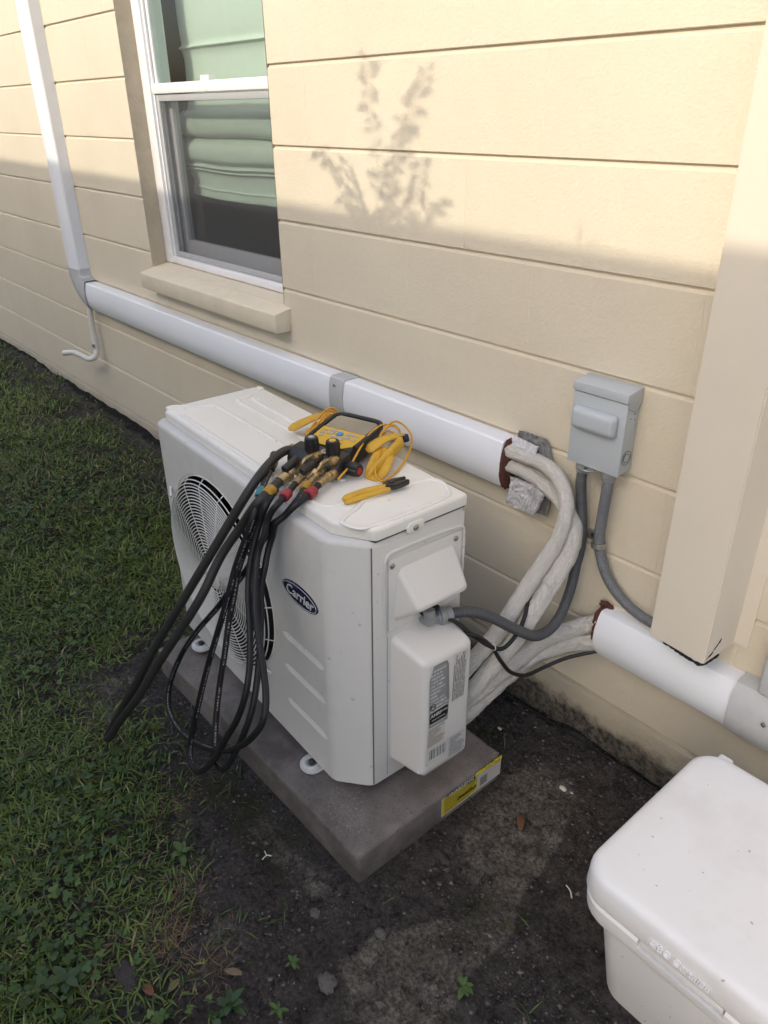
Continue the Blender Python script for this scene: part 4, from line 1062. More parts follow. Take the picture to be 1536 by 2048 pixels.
# valve cover box
bm = bm_prism([(.002, .052), (.002, .400), (.088, .372), (.092, .066), (.085, .052)], 'y', .108, .262)
for v in bm.verts:
    if v.co.x > .05 and v.co.y < .15: v.co.y += .018
bmesh.ops.bevel(bm, geom=[e for e in bm.edges if not all(v.co.x < .003 for v in e.verts)], offset=.014, segments=5, affect='EDGES', profile=.5)
from_bm('valve_cover', bm, 'ac_hood', ac, True, 50)
LX = lambda z: .0885 + (.372 - z) / .306 * .004 + .0007
def lab(name, pts, m, dx=0, uvs=None):
    return mk(name, [(LX(z) + dx, y, z) for y, z in pts], [tuple(range(len(pts)))], m, ac, False, uvs)
lab('rating_plate', [(.140, .195), (.194, .193), (.196, .250), (.191, .345), (.186, .356), (.150, .358), (.140, .325)], 'plate_print', 0, [(0, 0), (.97, 0), (1, .35), (.93, .93), (.85, 1), (.18, 1), (0, .8)])
lab('rating_plate_edge', [(.188, .25), (.1965, .25), (.1915, .345), (.1865, .3565), (.160, .3575), (.186, .350)], 'label_grey', .0002)
lab('certified_mark', [(.142, .206), (.188, .205), (.193, .212), (.193, .234), (.187, .237), (.145, .234), (.1415, .229)], 'label_black', .0004)
text('certified_lettering', 'AHRI', .013, basis((LX(.225) + .0006, .158, .2255), (0, 1, 0), (0, 0, 1)), 'label_white', ac, .0001, .1, .0004)
text('certified_lettering', 'CERTIFIED', .0060, basis((LX(.222) + .0006, .1815, .2262), (0, 1, 0), (0, 0, 1)), 'label_white', ac, .0001, 0, .0001, sx=.75)
text('certified_lettering', 'www.ahridirectory.org', .0045, basis((LX(.213) + .0006, .166, .2135), (0, 1, 0), (0, 0, 1)), 'label_white', ac, .0001, 0, .0001, sx=.9)
el = [(LX(.25) + .0005, .150 + .0075 * math.cos(a), .250 + .0085 * math.sin(a)) for a in np.linspace(0, 2 * math.pi, 24, endpoint=False)]
mk('test_mark', *sweep(el, .0007, 5, True)[:2], 'label_black', ac)
text('test_mark_lettering', 'ETL', .0075, basis((LX(.25) + .0005, .150, .250), (0, 1, 0), (0, 0, 1)), 'label_black', ac, .0001, 0, .0002)
lab('warning_label', [(.203, .232), (.238, .232), (.2475, .3575), (.208, .3585)], 'warn_print', .0, [(0, 0), (1, 0), (1, 1), (0, 1)])
lab('notice_label', [(.136, .140), (.186, .140), (.187, .191), (.139, .191)], 'brown_print', .0, [(0, 0), (1, 0), (1, 1), (0, 1)])
lab('barcode_label', [(.133, .088), (.196, .083), (.196, .134), (.134, .138)], 'barcode', .0004, [(0, 0), (1, 0), (1, 1), (0, 1)])
lab('data_label', [(.199, .075), (.250, .072), (.252, .131), (.200, .133)], 'white_label', .0003, [(0, 0), (1, 0), (1, 1), (0, 1)])
# lid with pressed ribs
lp = [(-W + .010, .040), (-W + .026, .024), (-CH1 - .004, .024), (.003, CH2 + .012), (.003, D + .003), (-W + .028, D + .003), (-W + .010, D - .012)]
bm = bm_prism(lp, 'z', ZL + .0016, ZT)
bmesh.ops.bevel(bm, geom=[e for e in bm.edges if max(v.co.z for v in e.verts) > ZT - .001], offset=.008, segments=4, affect='EDGES', profile=.5)
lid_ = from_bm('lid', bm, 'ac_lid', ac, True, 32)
def rib(pts, r=.0062, closed=False):
    c = catmull([(x, y, ZT + .0000) for x, y in pts], 6, closed)
    return sweep(c, r, 10, closed, (1.0, .62))
ribs = [rib([(-.750, .045), (-.60, .0445), (-.40, .043), (-.22, .042), (-.16, .043), (-.135, .050), (-.122, .066), (-.118, .085)]),
        rib([(-.826, .048), (-.820, .060), (-.795, .085), (-.775, .118), (-.762, .139), (-.70, .143), (-.42, .143), (-.20, .143)]),
        rib([(-.826, .048), (-.822, .038), (-.812, .042), (-.79, .070)]),
        rib([(-.812, .296), (-.800, .302), (-.785, .280), (-.765, .240), (-.757, .207), (-.66, .203), (-.30, .203)]),
        rib([(-.735, .262), (-.742, .245), (-.730, .240), (-.60, .239), (-.35, .239)]),
        rib([(-.104, .130), (-.085, .090), (-.064, .042), (-.050, .040), (-.020, .054), (-.014, .075), (-.014, .265), (-.024, .280), (-.075, .300), (-.092, .290), (-.100, .250), (-.106, .17)], .0055, True)]
V, F, U = join_geo(ribs); mk('pressed_ribs', V, F, 'ac_lid', ac, True, None, 80)
prism('lid_tab', [(.146, .6330), (.153, .6275), (.183, .6275), (.190, .6330), (.190, .645), (.183, .6520), (.153, .6520), (.146, .645)], 'x', .001, .0052, 'ac_lid', ac, .0015)
lathe('lid_screw', [(.0068, 0), (.0066, .0018), (.004, .0038), (0, .004)], (.005, .1675, .6385), (1, 0, 0), 'screw_steel', ac, 14)
box('screw_slot', .0086, .0092, .1645, .1705, .6379, .6391, 'ac_seam', ac, 0)
prism('shadow_gap', [(-W + .03, .0265), (-CH1 - .005, .0265), (.0008, CH2 + .013), (.0008, D - .004), (-W + .03, D - .004)], 'z', ZL - .003, ZL + .0030, 'ac_seam', ac, 0)
# feet
for xw, yw in ((-1.1085, -.647), (-1.675, -.6266)):
    c = ACM.inverted() @ Vector((xw, yw, .088))
    f_ = empty('mounting_foot', Matrix.Translation((c.x, c.y, -.021))); f_.parent = ac
    out2 = [(.030 * math.cos(a), -.002 + .027 * math.sin(a)) for a in np.linspace(math.pi, 2 * math.pi, 14)] + [(.030, .05), (-.030, .05)]
    bm = bm_prism(out2, 'z', 0, .010)
    bmesh.ops.bevel(bm, geom=list(bm.edges), offset=.003, segments=2, affect='EDGES'); from_bm('foot_plate', bm, 'foot_white', f_, True, 40)
    ringp = [(.0165 * math.cos(a), -.002 + .0165 * math.sin(a), .0105) for a in np.linspace(0, 2 * math.pi, 24, endpoint=False)]
    mk('foot_rim', *sweep(ringp, .0038, 8, True)[:2], 'foot_white', f_)
    lathe('washer', [(.0145, 0), (.0145, .002), (0, .002)], (0, -.002, .0092), (0, 0, 1), 'zinc', f_, 20)
    lathe('bolt', [(.0075, 0), (.0075, .006), (.0055, .008), (0, .0085)], (0, -.002, .0112), (0, 0, 1), 'bolt_dark', f_, 6)
for xl in (-.16, -.72): box('base_rail', xl - .04, xl + .04, .02, D - .01, -.0205, .001, 'ac_seam', ac, .002)

# conduit fitting at the condenser (belongs to the dark conduit)
AI = ACM.inverted()
cend = AI @ Vector(CONDUIT_DARK[-1])
cdir = (AI.to_3x3() @ (Vector(CONDUIT_DARK[-1]) - Vector(CONDUIT_DARK[-2]))).normalized()
fit = lathe('conduit_nut', [(.0135, -.012), (.0185, -.010), (.0185, .002), (.0175, .003), (.0185, .005), (.0185, .016), (.015, .018), (.014, .022)], tuple(cend), tuple(cdir), 'connector', ac, 24)
e0 = cend + cdir * .018
tube('conduit_elbow', [tuple(e0), tuple(e0 + cdir * .012 + Vector((-.001, 0, -.001))), tuple(e0 + cdir * .028 + Vector((-.010, 0, .002))), (.030, e0.y - .036, .420), (.026, e0.y - .036, .445)], .0125, 'connector', ac, 14, 6)

# ------------------------------------------------------------------ gauge manifold on the lid
MF = ACM @ Matrix.Translation((-.275, .140, ZT)) @ Matrix.Rotation(R(20), 4, 'Z')
MFI = MF.inverted() @ ACM
def A2M(p): return tuple(MFI @ Vector(p))
mf = empty('gauge_manifold', MF, 'black and yellow digital refrigerant gauge manifold lying on the condenser lid', 'gauge')
side_prof = [(.012, .004), (.012, .040), (.026, .0465), (.152, .062), (.160, .054), (.158, .030), (.145, .012), (.035, .004)]
bm = bm_prism(side_prof, 'x', -.060, .060)
bmesh.ops.bevel(bm, geom=list(bm.edges), offset=.005, segments=3, affect='EDGES', profile=.5); from_bm('housing', bm, 'black_plastic', mf, True, 40)
SL = (.062 - .0465) / (.152 - .026)
def fz(y, d=0): return .0465 + SL * (y - .026) + d
# rubber bumper round the screen end
bp = [(-.060, .040), (-.0625, .075), (-.0625, .125), (-.060, .148), (-.048, .1575), (0, .160), (.048, .1575), (.060, .148), (.0625, .125), (.0625, .075), (.060, .040)]
tube('rubber_bumper', [(x, y, fz(y, .0002)) for x, y in bp], .0050, 'black_rubber', mf, 10, 6)
def face_poly(name, pts, th, m, bev=.0008):
    V = [(x, y, fz(y, .0004)) for x, y in pts] + [(x, y, fz(y, .0004 + th)) for x, y in pts]; n = len(pts)
    F = [tuple(range(n))[::-1], tuple(range(n, 2 * n))] + [(k, (k + 1) % n, n + (k + 1) % n, n + k) for k in range(n)]
    return mk(name, V, F, m, mf, True, None, 30)
face_poly('keypad', [(-.053, .040), (-.034, .0225), (.036, .0225), (.0545, .040), (.0555, .092), (-.0555, .092)], .0016, 'keypad_yellow')
face_poly('screen', [(-.0535, .094), (.0535, .094), (.0535, .142), (.047, .149), (-.047, .149), (-.0535, .142)], .0012, 'lcd')
def key(x, y, w, h, rot=0, name='key', m='key_grey'):
    c, s = math.cos(rot), math.sin(rot); pts = []
    for dx, dy in ((-w / 2 + .0015, -h / 2), (w / 2 - .0015, -h / 2), (w / 2, -h / 2 + .0015), (w / 2, h / 2 - .0015), (w / 2 - .0015, h / 2), (-w / 2 + .0015, h / 2), (-w / 2, h / 2 - .0015), (-w / 2, -h / 2 + .0015)):
        X, Y = x + dx * c - dy * s, y + dx * s + dy * c; pts.append((X, Y))
    V = [(a, b, fz(b, .002)) for a, b in pts] + [(a, b, fz(b, .0036)) for a, b in pts]; n = 8
    return mk(name, V, [tuple(range(n, 2 * n))] + [(k, (k + 1) % n, n + (k + 1) % n, n + k) for k in range(n)], m, mf, True, None, 30)
for x, y, w, h, rt in ((-.041, .076, .011, .006, 0), (-.041, .064, .011, .006, 0), (-.022, .081, .017, .008, -.15), (-.022, .069, .017, .009, .15), (.024, .079, .020, .009, .15), (.020, .066, .018, .008, -.2), (-.006, .058, .015, .007, -.3), (.010, .054, .019, .008, .1), (.042, .077, .009, .005, 0), (.041, .062, .012, .007, 0), (-.036, .052, .010, .005, .4)):
    key(x, y, w, h, rt)
lathe('select_key', [(.0078, 0), (.0078, .0022), (.0070, .003), (0, .0032)], (0, .073, fz(.073, .0018)), (0, -SL, 1), 'key_blue', mf, 22)
text('maker_lettering', 'FIELDPIECE', .0065, basis((.010, .038, fz(.038, .0024)), (1, 0, 0), (0, 1, SL)), 'label_black', mf, .0001, .25, .0003)
# valve block
bm = bm_prism([(-.034, .004), (-.034, .028), (-.016, .046), (.018, .047), (.018, .004)], 'x', -.066, .066)
bmesh.ops.bevel(bm, geom=list(bm.edges), offset=.004, segments=2, affect='EDGES', profile=.5); from_bm('valve_block', bm, 'black_plastic', mf, True, 40)
KP = [(.0115, 0), (.0130, .003), (.0158, .008), (.0152, .028), (.0138, .036), (.0095, .0375), (.0095, .0365), (0, .0365)]
for x, y, cap in ((-.006, -.020, 'grey_cap'), (.0420, -.012, 'yellow_cap')):
    kn = lathe('valve_knob', KP, (x, y, .045), (0, -.05, 1), 'black_plastic', mf, 48, (12, .10, .0095))
    lathe('knob_cap', [(.0074, 0), (.0074, .0012), (0, .0014)], (x, y - .0018, .0815), (0, -.05, 1), cap, kn, 20)
    lathe('knob_cap_dot', [(.0030, 0), (.0030, .0004), (0, .0004)], (x, y - .0019, .0829), (0, -.05, 1), 'key_grey' if cap == 'yellow_cap' else 'white_print', kn, 14)
kn = lathe('valve_knob', KP, (.064, .000, .022), (1, -.10, .02), 'black_plastic', mf, 48, (12, .10, .0095))
lathe('knob_cap', [(.0076, 0), (.0076, .0012), (0, .0014)], (.1000, -.0037, .0227), (1, -.10, .02), 'red_cap', kn, 20)
NUT = [(.006, -.004), (.0095, -.003), (.0105, 0), (.0110, .008), (.0100, .013), (.007, .014), (.0055, .018), (0, .018)]
for e in (ELBOW_A, ELBOW_B):
    a = Vector(A2M(e[0])); b_ = Vector(A2M(e[1]))
    lathe('port_nut', NUT, tuple(a + Vector((0, .006, -.002))), (0, -1, .10), 'brass', mf, 40, (18, .05, .0098))
    tube('brass_elbow', [A2M(p) for p in e], .0046, 'brass', mf, 12, 6)
    lathe('brass_body', [(.0065, -.012), (.0085, -.011), (.0085, .0), (.0070, .002), (.0070, .008), (.0088, .009), (.0088, .014), (.006, .016)], A2M(e[-1]), tuple(Vector(A2M(e[-1])) - Vector(A2M(e[-2]))), 'brass', mf, 6)
for x, y, z in ((.030, -.034, .019), (.057, -.034, .019)):
    lathe('port_nut', NUT, (x, y, z), (0, -1, -.12), 'brass', mf, 40, (18, .07, .0098))
lathe('large_port_nut', [(.009, -.006), (.013, -.004), (.0145, 0), (.0145, .012), (.012, .016), (.010, .020), (.0128, .021), (.0128, .030), (.011, .034)], A2M((-.318, .123, .690)), tuple(Vector(A2M(HOSE_THICK[1])) - Vector(A2M((-.310, .128, .690)))), 'brass', mf, 32, (14, .05, .0138))
lathe('hanging_ring', [(.010, 0), (.010, .0015), (.006, .0015), (.006, 0)], (.0175, -.006, .0475), (0, -.1, 1), 'zinc', mf, 20)
tube('underside_foot', [(-.05, .15, .006), (0, .152, .006), (.05, .15, .006)], .0062, 'black_rubber', mf, 8, 4)
for x in (-.05, .05): lathe('rest_pad', [(.006, 0), (.006, .006), (0, .006)], (x, .03, 0), (0, 0, 1), 'black_rubber', mf, 12)
for h in (HANDLE_A, HANDLE_B, HANDLE_C):
    a, b_ = Vector(A2M(h[0])), Vector(A2M(h[1])); d = (b_ - a).length
    lathe('valve_handle', [(0.0, 0), (.0075, 0), (.0090, .002), (.0090, d - .002), (.0080, d), (0, d)], tuple(a), tuple(b_ - a), 'black_plastic', mf, 18)

# ------------------------------------------------------------------ hoses draped over the front of the condenser
def make_hose(name, pts, r, m, label, collars, ends):
    h = empty(name, ACM, label, 'hose', 'refrigerant hoses hanging off the condenser')
    c, s = resample(smooth_path(resample(catmull(pts, 12), .006)[0], 6), .006)
    # keep clear of the cabinet
    inside = (c[:, 2] < ZL - .002) & (c[:, 1] > -(r + .023))
    c[inside, 1] = -(r + .023)
    c = smooth_path(c, 3)
    v, f, uv = sweep(c, r, 14); mk('hose_body', v, f, m, h, True, uv, 80)
    s = np.r_[0, np.cumsum(np.linalg.norm(np.diff(c, axis=0), axis=1))]
    def seg(a, b_, n):
        ss = np.linspace(a, b_, n); return np.stack([np.interp(ss, s, c[:, k]) for k in range(3)], 1)
    for ci, cmat, rc in collars:
        p = np.array(pts[ci]); k = int(np.argmin(np.linalg.norm(c - p, axis=1))); s0 = s[k]
        cc = seg(s0 - .011, s0 + .011, 9)
        rr = np.array([.9, 1.0, 1.0, .93, .93, 1.0, 1.0, 1.0, .9]) * rc
        vv, ff, uu = sweep(cc, rr, 16); mk('colour_collar', vv, ff, cmat, h, True, None, 40)
    for at_end, ln in ends:
        a, b_ = (s[-1] - ln, s[-1] + 0) if at_end else (0, ln)
        cc = seg(a, b_, 26); t = np.linspace(0, 1, 26)
        if not at_end: t = t[::-1]
        rr = r * (1.12 + .10 * (np.sin(t * 38) > .2)) * (t < .55) + (t >= .55) * r * (1.0 + .12 * (t > .62) + .35 * (t > .72))
        vv, ff, uu = sweep(cc, rr, 14); mk('brass_fitting', vv, ff, 'brass', h, True, None, 30)
    return h
make_hose('service_hose', HOSE_THICK, .0098, 'hose_thick', 'thickest dark hose making the long narrow loop out to the left', [(-3, 'collar_yellow', .0125)], [(True, .032)])
make_hose('service_hose', HOSE_A, .0067, 'hose_rubber', 'thin black hose hanging in the widest round loop', [(1, 'collar_yellow', .0108), (-3, 'collar_red', .0108)], [(False, .034), (True, .034)])
make_hose('service_hose', HOSE_B, .0067, 'hose_rubber', 'thin black hose with the teal collar, hanging lowest at the left', [(2, 'collar_teal', .0104)], [(False, .055)])
make_hose('service_hose', HOSE_C, .0067, 'hose_rubber', 'thin black hose in the narrow middle loop ending in the right red collar', [(-3, 'collar_red', .0112)], [(True, .036)])

# ------------------------------------------------------------------ yellow pipe clamps with coiled cords
kc = empty('pipe_clamp', ACM, 'yellow temperature pipe clamp leaning at the right of the gauge', 'clamp', 'yellow pipe clamps')
tube('upper_arm', CLAMP_UP, .011, 'yellow_plastic', kc, 14, 8, squash=(1.15, .45), rfun=lambda s, L: .0165 * (1 - .55 * (s / L) ** 2) * min(1, .5 + s * 60))
tube('lower_arm', CLAMP_LOW, .011, 'yellow_plastic', kc, 14, 8, squash=(.55, .9), rfun=lambda s, L: .0125 * min(1, .5 + s * 60) * (1 + .35 * (s / L)))
tube('jaw_ring', CLAMP_RING, .0050, 'yellow_plastic', kc, 10, 8, True, squash=(2.0, .7))
for i in range(4):
    a, b_ = np.array(CLAMP_RING[1 + i // 2]), np.array(CLAMP_RING[6 - i // 2]); off = np.array([0, .006 * (i % 2), 0])
    tube('jaw_rib', [tuple(a + off), tuple(a * .5 + b_ * .5 + off), tuple(b_ + off)], .0012, 'yellow_plastic', kc, 6, 3)
lathe('pivot_knob', [(.0, 0), (.0085, 0), (.0095, .003), (.0095, .010), (.0075, .013), (0, .013)], (CLAMP_UP[-1][0] + .002, CLAMP_UP[-1][1] + .002, CLAMP_UP[-1][2] - .010), (.5, .8, .2), 'black_plastic', kc, 18)
tube('clamp_spring', [tuple(np.array(CLAMP_LOW[-2]) + np.array([.004 * math.cos(t), .002 * t * .1, .006 * math.sin(t)])) for t in np.linspace(0, 18, 60)], .0010, 'screw_steel', kc, 5, 1, raw=True)
for cpts in (CORD_A, CORD_B, CORD_C):
    tube('cord', cpts, .0024, 'yellow_cord', kc, 8, 10)
kl = empty('pipe_clamp', ACM, 'yellow temperature pipe clamp lying left of the gauge with its cord bundled', 'clamp', 'yellow pipe clamps')
tube('upper_arm', CLAMP_L, .011, 'yellow_plastic', kl, 14, 8, squash=(1.25, .42), rfun=lambda s, L: .0165 * min(1, .45 + s * 45) * (1 - .3 * (s / L)))
tube('lower_arm', CLAMP_L2, .010, 'yellow_plastic', kl, 12, 8, squash=(1.1, .6), rfun=lambda s, L: .0105 * min(1, .5 + s * 60))
for cpts in (CORD_D, CORD_E, CORD_F, CORD_G):
    tube('cord', cpts, .0025, 'yellow_cord', kl, 8, 10)

# ------------------------------------------------------------------ pliers
pl = empty('pliers', ACM, 'wire cutting pliers with yellow handles on the lid', 'pliers')
h0, h1, h2, hd, j1, j2, jm = [np.array(p) for p in PLIERS]
dz = np.array([0, 0, -.002])
tube('handle', [h0 + dz, h0 * .7 + h1 * .3 + np.array([-.002, 0, 0]) + dz, h1 + np.array([-.002, 0, .001]) + dz, h2 + dz], .0075, 'yellow_plastic', pl, 14, 8, squash=(1.05, .75), rfun=lambda s, L: .0085 * min(1, .55 + s * 55))
tube('handle', [h0 + np.array([.012, -.004, -.003]), h1 + np.array([.012, -.003, -.003]), h2 + np.array([.010, 0, -.002])], .0065, 'yellow_plastic', pl, 14, 8, squash=(1.0, .7), rfun=lambda s, L: .0072 * min(1, .55 + s * 55))
d = (hd - h1) / np.linalg.norm(hd - h1); sd = np.cross([0, 0, 1], d); sd /= np.linalg.norm(sd)
def pp(u, w): return tuple((h2 + d * u + sd * w)[:2])
zc_ = ZT + .004
for nm, out3 in (('jaw', [(-.004, .010), (.012, .016), (.030, .017), (.052, .013), (.054, .009), (.034, .004), (.022, .001), (.000, -.004)]), ('jaw', [(-.006, -.008), (.010, -.017), (.028, -.016), (.050, -.010), (.052, -.005), (.034, -.001), (.020, .000), (.002, .004)])):
    bm = bm_prism([pp(u, w) for u, w in out3], 'z', zc_, zc_ + .012)
    bmesh.ops.bevel(bm, geom=list(bm.edges), offset=.002, segments=2, affect='EDGES'); from_bm(nm, bm, 'bolt_dark', pl, True, 40)
    zc_ += .0015
lathe('pivot_bolt', [(.006, 0), (.006, .003), (.004, .004), (0, .004)], (*pp(.012, .0), ZT + .0165), (0, 0, 1), 'bolt_dark', pl, 14)
bm = bm_box(0, 0, 0, 0, 0, 0); bm.free()

# ------------------------------------------------------------------ cooler
def rrect(x0, x1, y0, y1, r, n=8):
    P2 = []
    for cx, cy, a0 in ((x1 - r, y0 + r, -90), (x1 - r, y1 - r, 0), (x0 + r, y1 - r, 90), (x0 + r, y0 + r, 180)):
        for i in range(n + 1): a = R(a0 + 90 * i / n); P2.append((cx + r * math.cos(a), cy + r * math.sin(a)))
    return P2
def loft(name, rings, m, parent, angle=50):
    """rings: (x0,x1,y0,y1,r,z)"""
    V = []; F = []; n = None
    for x0, x1, y0, y1, r, z in rings:
        P2 = rrect(x0, x1, y0, y1, r); n = len(P2); V += [(p[0], p[1], z) for p in P2]
    for i in range(len(rings) - 1):
        for k in range(n): k2 = (k + 1) % n; F.append((i * n + k, i * n + k2, (i + 1) * n + k2, (i + 1) * n + k))
    F.append(tuple(range(n))[::-1]); F.append(tuple((len(rings) - 1) * n + k for k in range(n)))
    return mk(name, V, F, m, parent, True, None, angle)
CM = Matrix.Identity(4)
co_ = empty('cooler', CM, 'white hard cooler box on the soil at the lower right', 'cooler')
X0, X1, Y0, Y1 = -.435, .222, -.579, -.165
loft('tub', [(X0 + .052, X1 - .052, Y0 + .070, Y1 - .052, .045, -.010), (X0 + .046, X1 - .046, Y0 + .060, Y1 - .046, .048, .004), (X0 + .022, X1 - .022, Y0 + .030, Y1 - .022, .05, .236)], 'cooler_white', co_)
rim = loft('tub_rim', [(X0 + .022, X1 - .022, Y0 + .028, Y1 - .022, .05, .232), (X0 + .006, X1 - .006, Y0 + .010, Y1 - .006, .055, .238), (X0 + .003, X1 - .003, Y0 + .006, Y1 - .003, .057, .246), (X0 + .001, X1 - .001, Y0 + .004, Y1 - .001, .058, .276), (X0 + .005, X1 - .005, Y0 + .008, Y1 - .005, .058, .282)], 'cooler_white', co_)
NX0, NX1 = -.311, -.165
bm = bm_box(NX0, NX1, Y0 - .05, Y0 + .022, .262, .32)
ct = from_bm('cutter', bm, 'cooler_white', None, False); bpy.context.view_layer.update(); boolean(rim, [ct])
loft('lid', [(X0 + .007, X1 - .007, Y0 + .010, Y1 - .007, .050, .2835), (X0 + .002, X1 - .002, Y0 + .005, Y1 - .002, .052, .2860), (X0 + .0, X1, Y0 + .003, Y1, .054, .291), (X0 + .002, X1 - .002, Y0 + .005, Y1 - .002, .054, .329), (X0 + .004, X1 - .004, Y0 + .007, Y1 - .004, .053, .336), (X0 + .008, X1 - .008, Y0 + .011, Y1 - .008, .051, .3410), (X0 + .014, X1 - .014, Y0 + .017, Y1 - .014, .048, .3438), (X0 + .022, X1 - .022, Y0 + .025, Y1 - .022, .045, .3450), (X0 + .06, X1 - .06, Y0 + .063, Y1 - .06, .03, .3456)], 'cooler_white', co_, 60)
box('lid_lip', NX0 + .003, NX1 - .003, Y0 + .0065, Y0 + .020, .268, .290, 'cooler_white', co_, .003)
text('lid_lettering', 'IGBC Certified', .0170, basis((-.243, Y0 + .0030, .3040), (1, 0, 0), (0, .25, 1)), 'cooler_white', co_, .0022, 0, .0002)
box('hinge', -.404, -.376, Y1 - .008, Y1 + .010, .300, .335, 'cooler_white', co_, .006, 3)
box('hinge', .14, .17, Y1 - .006, Y1 + .018, .300, .338, 'cooler_white', co_, .006, 3)
lt = box('latch', -.118, -.085, Y0 - .012, Y0 + .006, .232, .318, 'black_rubber', co_, .006, 3)
box('latch', .06, .093, Y0 - .012, Y0 + .006, .232, .318, 'black_rubber', co_, .006, 3)
for sx_, sy_ in ((X0 + .09, Y0 + .11), (X1 - .09, Y0 + .11), (X0 + .09, Y1 - .09), (X1 - .09, Y1 - .09)):
    lathe('foot', [(.022, 0), (.022, .02), (0, .02)], (sx_, sy_, -.014), (0, 0, 1), 'black_rubber', co_, 14)

# ------------------------------------------------------------------ lawn, clover, straw, soil crumbs
def left_limit(x): return np.interp(x, [-9, -5.67, -3.14, -1.05, 0.5], [.9, -.015, -.768, -1.39, -1.9])
def scatter(n, x0, x1, y0, y1):
    return RNG.uniform(x0, x1, n), RNG.uniform(y0, y1, n)
def in_pad(x, y): return (x > -1.775) & (x < -.835) & (y > -.735) & (y < -.27)
def in_cooler(x, y): return (x > -.40) & (y > -.53) & (y < -.2)
def veg_object(name, V, F, C, label, cat, m='grass_blade'):
    me = bpy.data.meshes.new(name)
    V = np.asarray(V, np.float32); 
    me.from_pydata(V.tolist(), [], F)
    me.materials.append(MATS[m])
    ca = me.color_attributes.new('Col', 'FLOAT_COLOR', 'POINT'); ca.data.foreach_set('color', np.asarray(C, np.float32).ravel())
    me.polygons.foreach_set('use_smooth', [True] * len(me.polygons))
    o = bpy.data.objects.new(name, me); link(o); tag(o, label, cat, kind='stuff'); return o
def blades(x, y, ln, wd, lean, yaw, col, droop=.5):
    """arrays -> verts (n*5), faces, colours"""
    n = len(x); z = ground_h(x, y) - .004
    dx, dy = np.cos(yaw), np.sin(yaw); px_, py_ = -dy, dx
    st, ct_ = np.sin(lean), np.cos(lean)
    l1 = ln * .55
    m_ = np.stack([x + dx * l1 * st, y + dy * l1 * st, z + l1 * ct_], 1)
    lean2 = np.minimum(lean + droop, 1.75); l2 = ln * .5
    t_ = m_ + np.stack([dx * l2 * np.sin(lean2), dy * l2 * np.sin(lean2), l2 * np.cos(lean2)], 1)
    t_[:, 2] = np.maximum(t_[:, 2], z + .004)
    b0 = np.stack([x, y, z], 1); side = np.stack([px_, py_, np.zeros(n)], 1)
    V = np.empty((n, 5, 3)); V[:, 0] = b0 - side * wd[:, None] * .35; V[:, 1] = b0 + side * wd[:, None] * .35
    V[:, 2] = m_ + side * wd[:, None] * .5; V[:, 3] = m_ - side * wd[:, None] * .5; V[:, 4] = t_
    base = np.arange(n) * 5
    F = [f for b in base.tolist() for f in ((b, b + 1, b + 2, b + 3), (b + 3, b + 2, b + 4))]
    C = np.repeat(col[:, None, :], 5, 1); 
    return V.reshape(-1, 3), F, C.reshape(-1, 4)
def lawn_mask(x, y):
    e = grass_edge(x)
    d = e - y + .16 * (fbm(x * 4, y * 4, 3, 31) - .5) * 2
    m_ = sstep(-.10, .24, d)
    m_ = m_ * (1 - .8 * np.exp(-(((x + 1.95) / .16) ** 2 + ((y + .98) / .12) ** 2))) * (1 - .75 * np.exp(-(((x + 1.22) / .14) ** 2 + ((y + 1.20) / .07) ** 2)))
    bald = fbm(x * 3.1 + 5, y * 3.1, 3, 44)
    return m_ * (1 - .75 * sstep(.60, .72, bald))
N = 680000
x, y = scatter(N, -8.5, .2, -2.6, 0)
d_cam = np.sqrt(x ** 2 + (y + 1.355) ** 2)
keep = (y > left_limit(x) - .55) & (y < -.02) & ~in_pad(x, y)
keep &= RNG.random(N) < lawn_mask(x, y) * np.minimum(1, (1.75 / d_cam) ** 1.1)
x, y, d_cam = x[keep], y[keep], d_cam[keep]; n = len(x)
sc_ = 1 + .35 * np.clip((d_cam - 1.6) / 3, 0, 1.5)
ln = RNG.uniform(.020, .050, n) * sc_ * (.8 + .5 * fbm(x * 2, y * 2, 2, 77)); wd = RNG.uniform(.0018, .0048, n) * sc_
lean = RNG.normal(1.0, .33, n).clip(.05, 1.5); yaw = RNG.uniform(0, 2 * math.pi, n)
hue = fbm(x * 2.4, y * 2.4, 3, 51); rnd = RNG.random(n)
g1 = np.array([.066, .112, .020]); g2 = np.array([.165, .212, .046]); g3 = np.array([.040, .075, .017]); dry = np.array([.26, .21, .11])
t = np.clip(hue * 1.4 - .2 + RNG.normal(0, .22, n), 0, 1)[:, None]
col = (g1 * (1 - t) + g2 * t)
col = np.where((rnd < .22)[:, None], g3, col); col = np.where((rnd > .945 - .10 * (hue < .42))[:, None], dry * RNG.uniform(.6, 1.1, n)[:, None], col)
col = np.c_[col * RNG.uniform(.75, 1.25, n)[:, None], np.ones(n)]
V, F, C = blades(x, y, ln, wd, lean, yaw, col)
veg_object('lawn_grass', V, F, C, 'short green lawn grass spreading left of the condenser', 'grass')
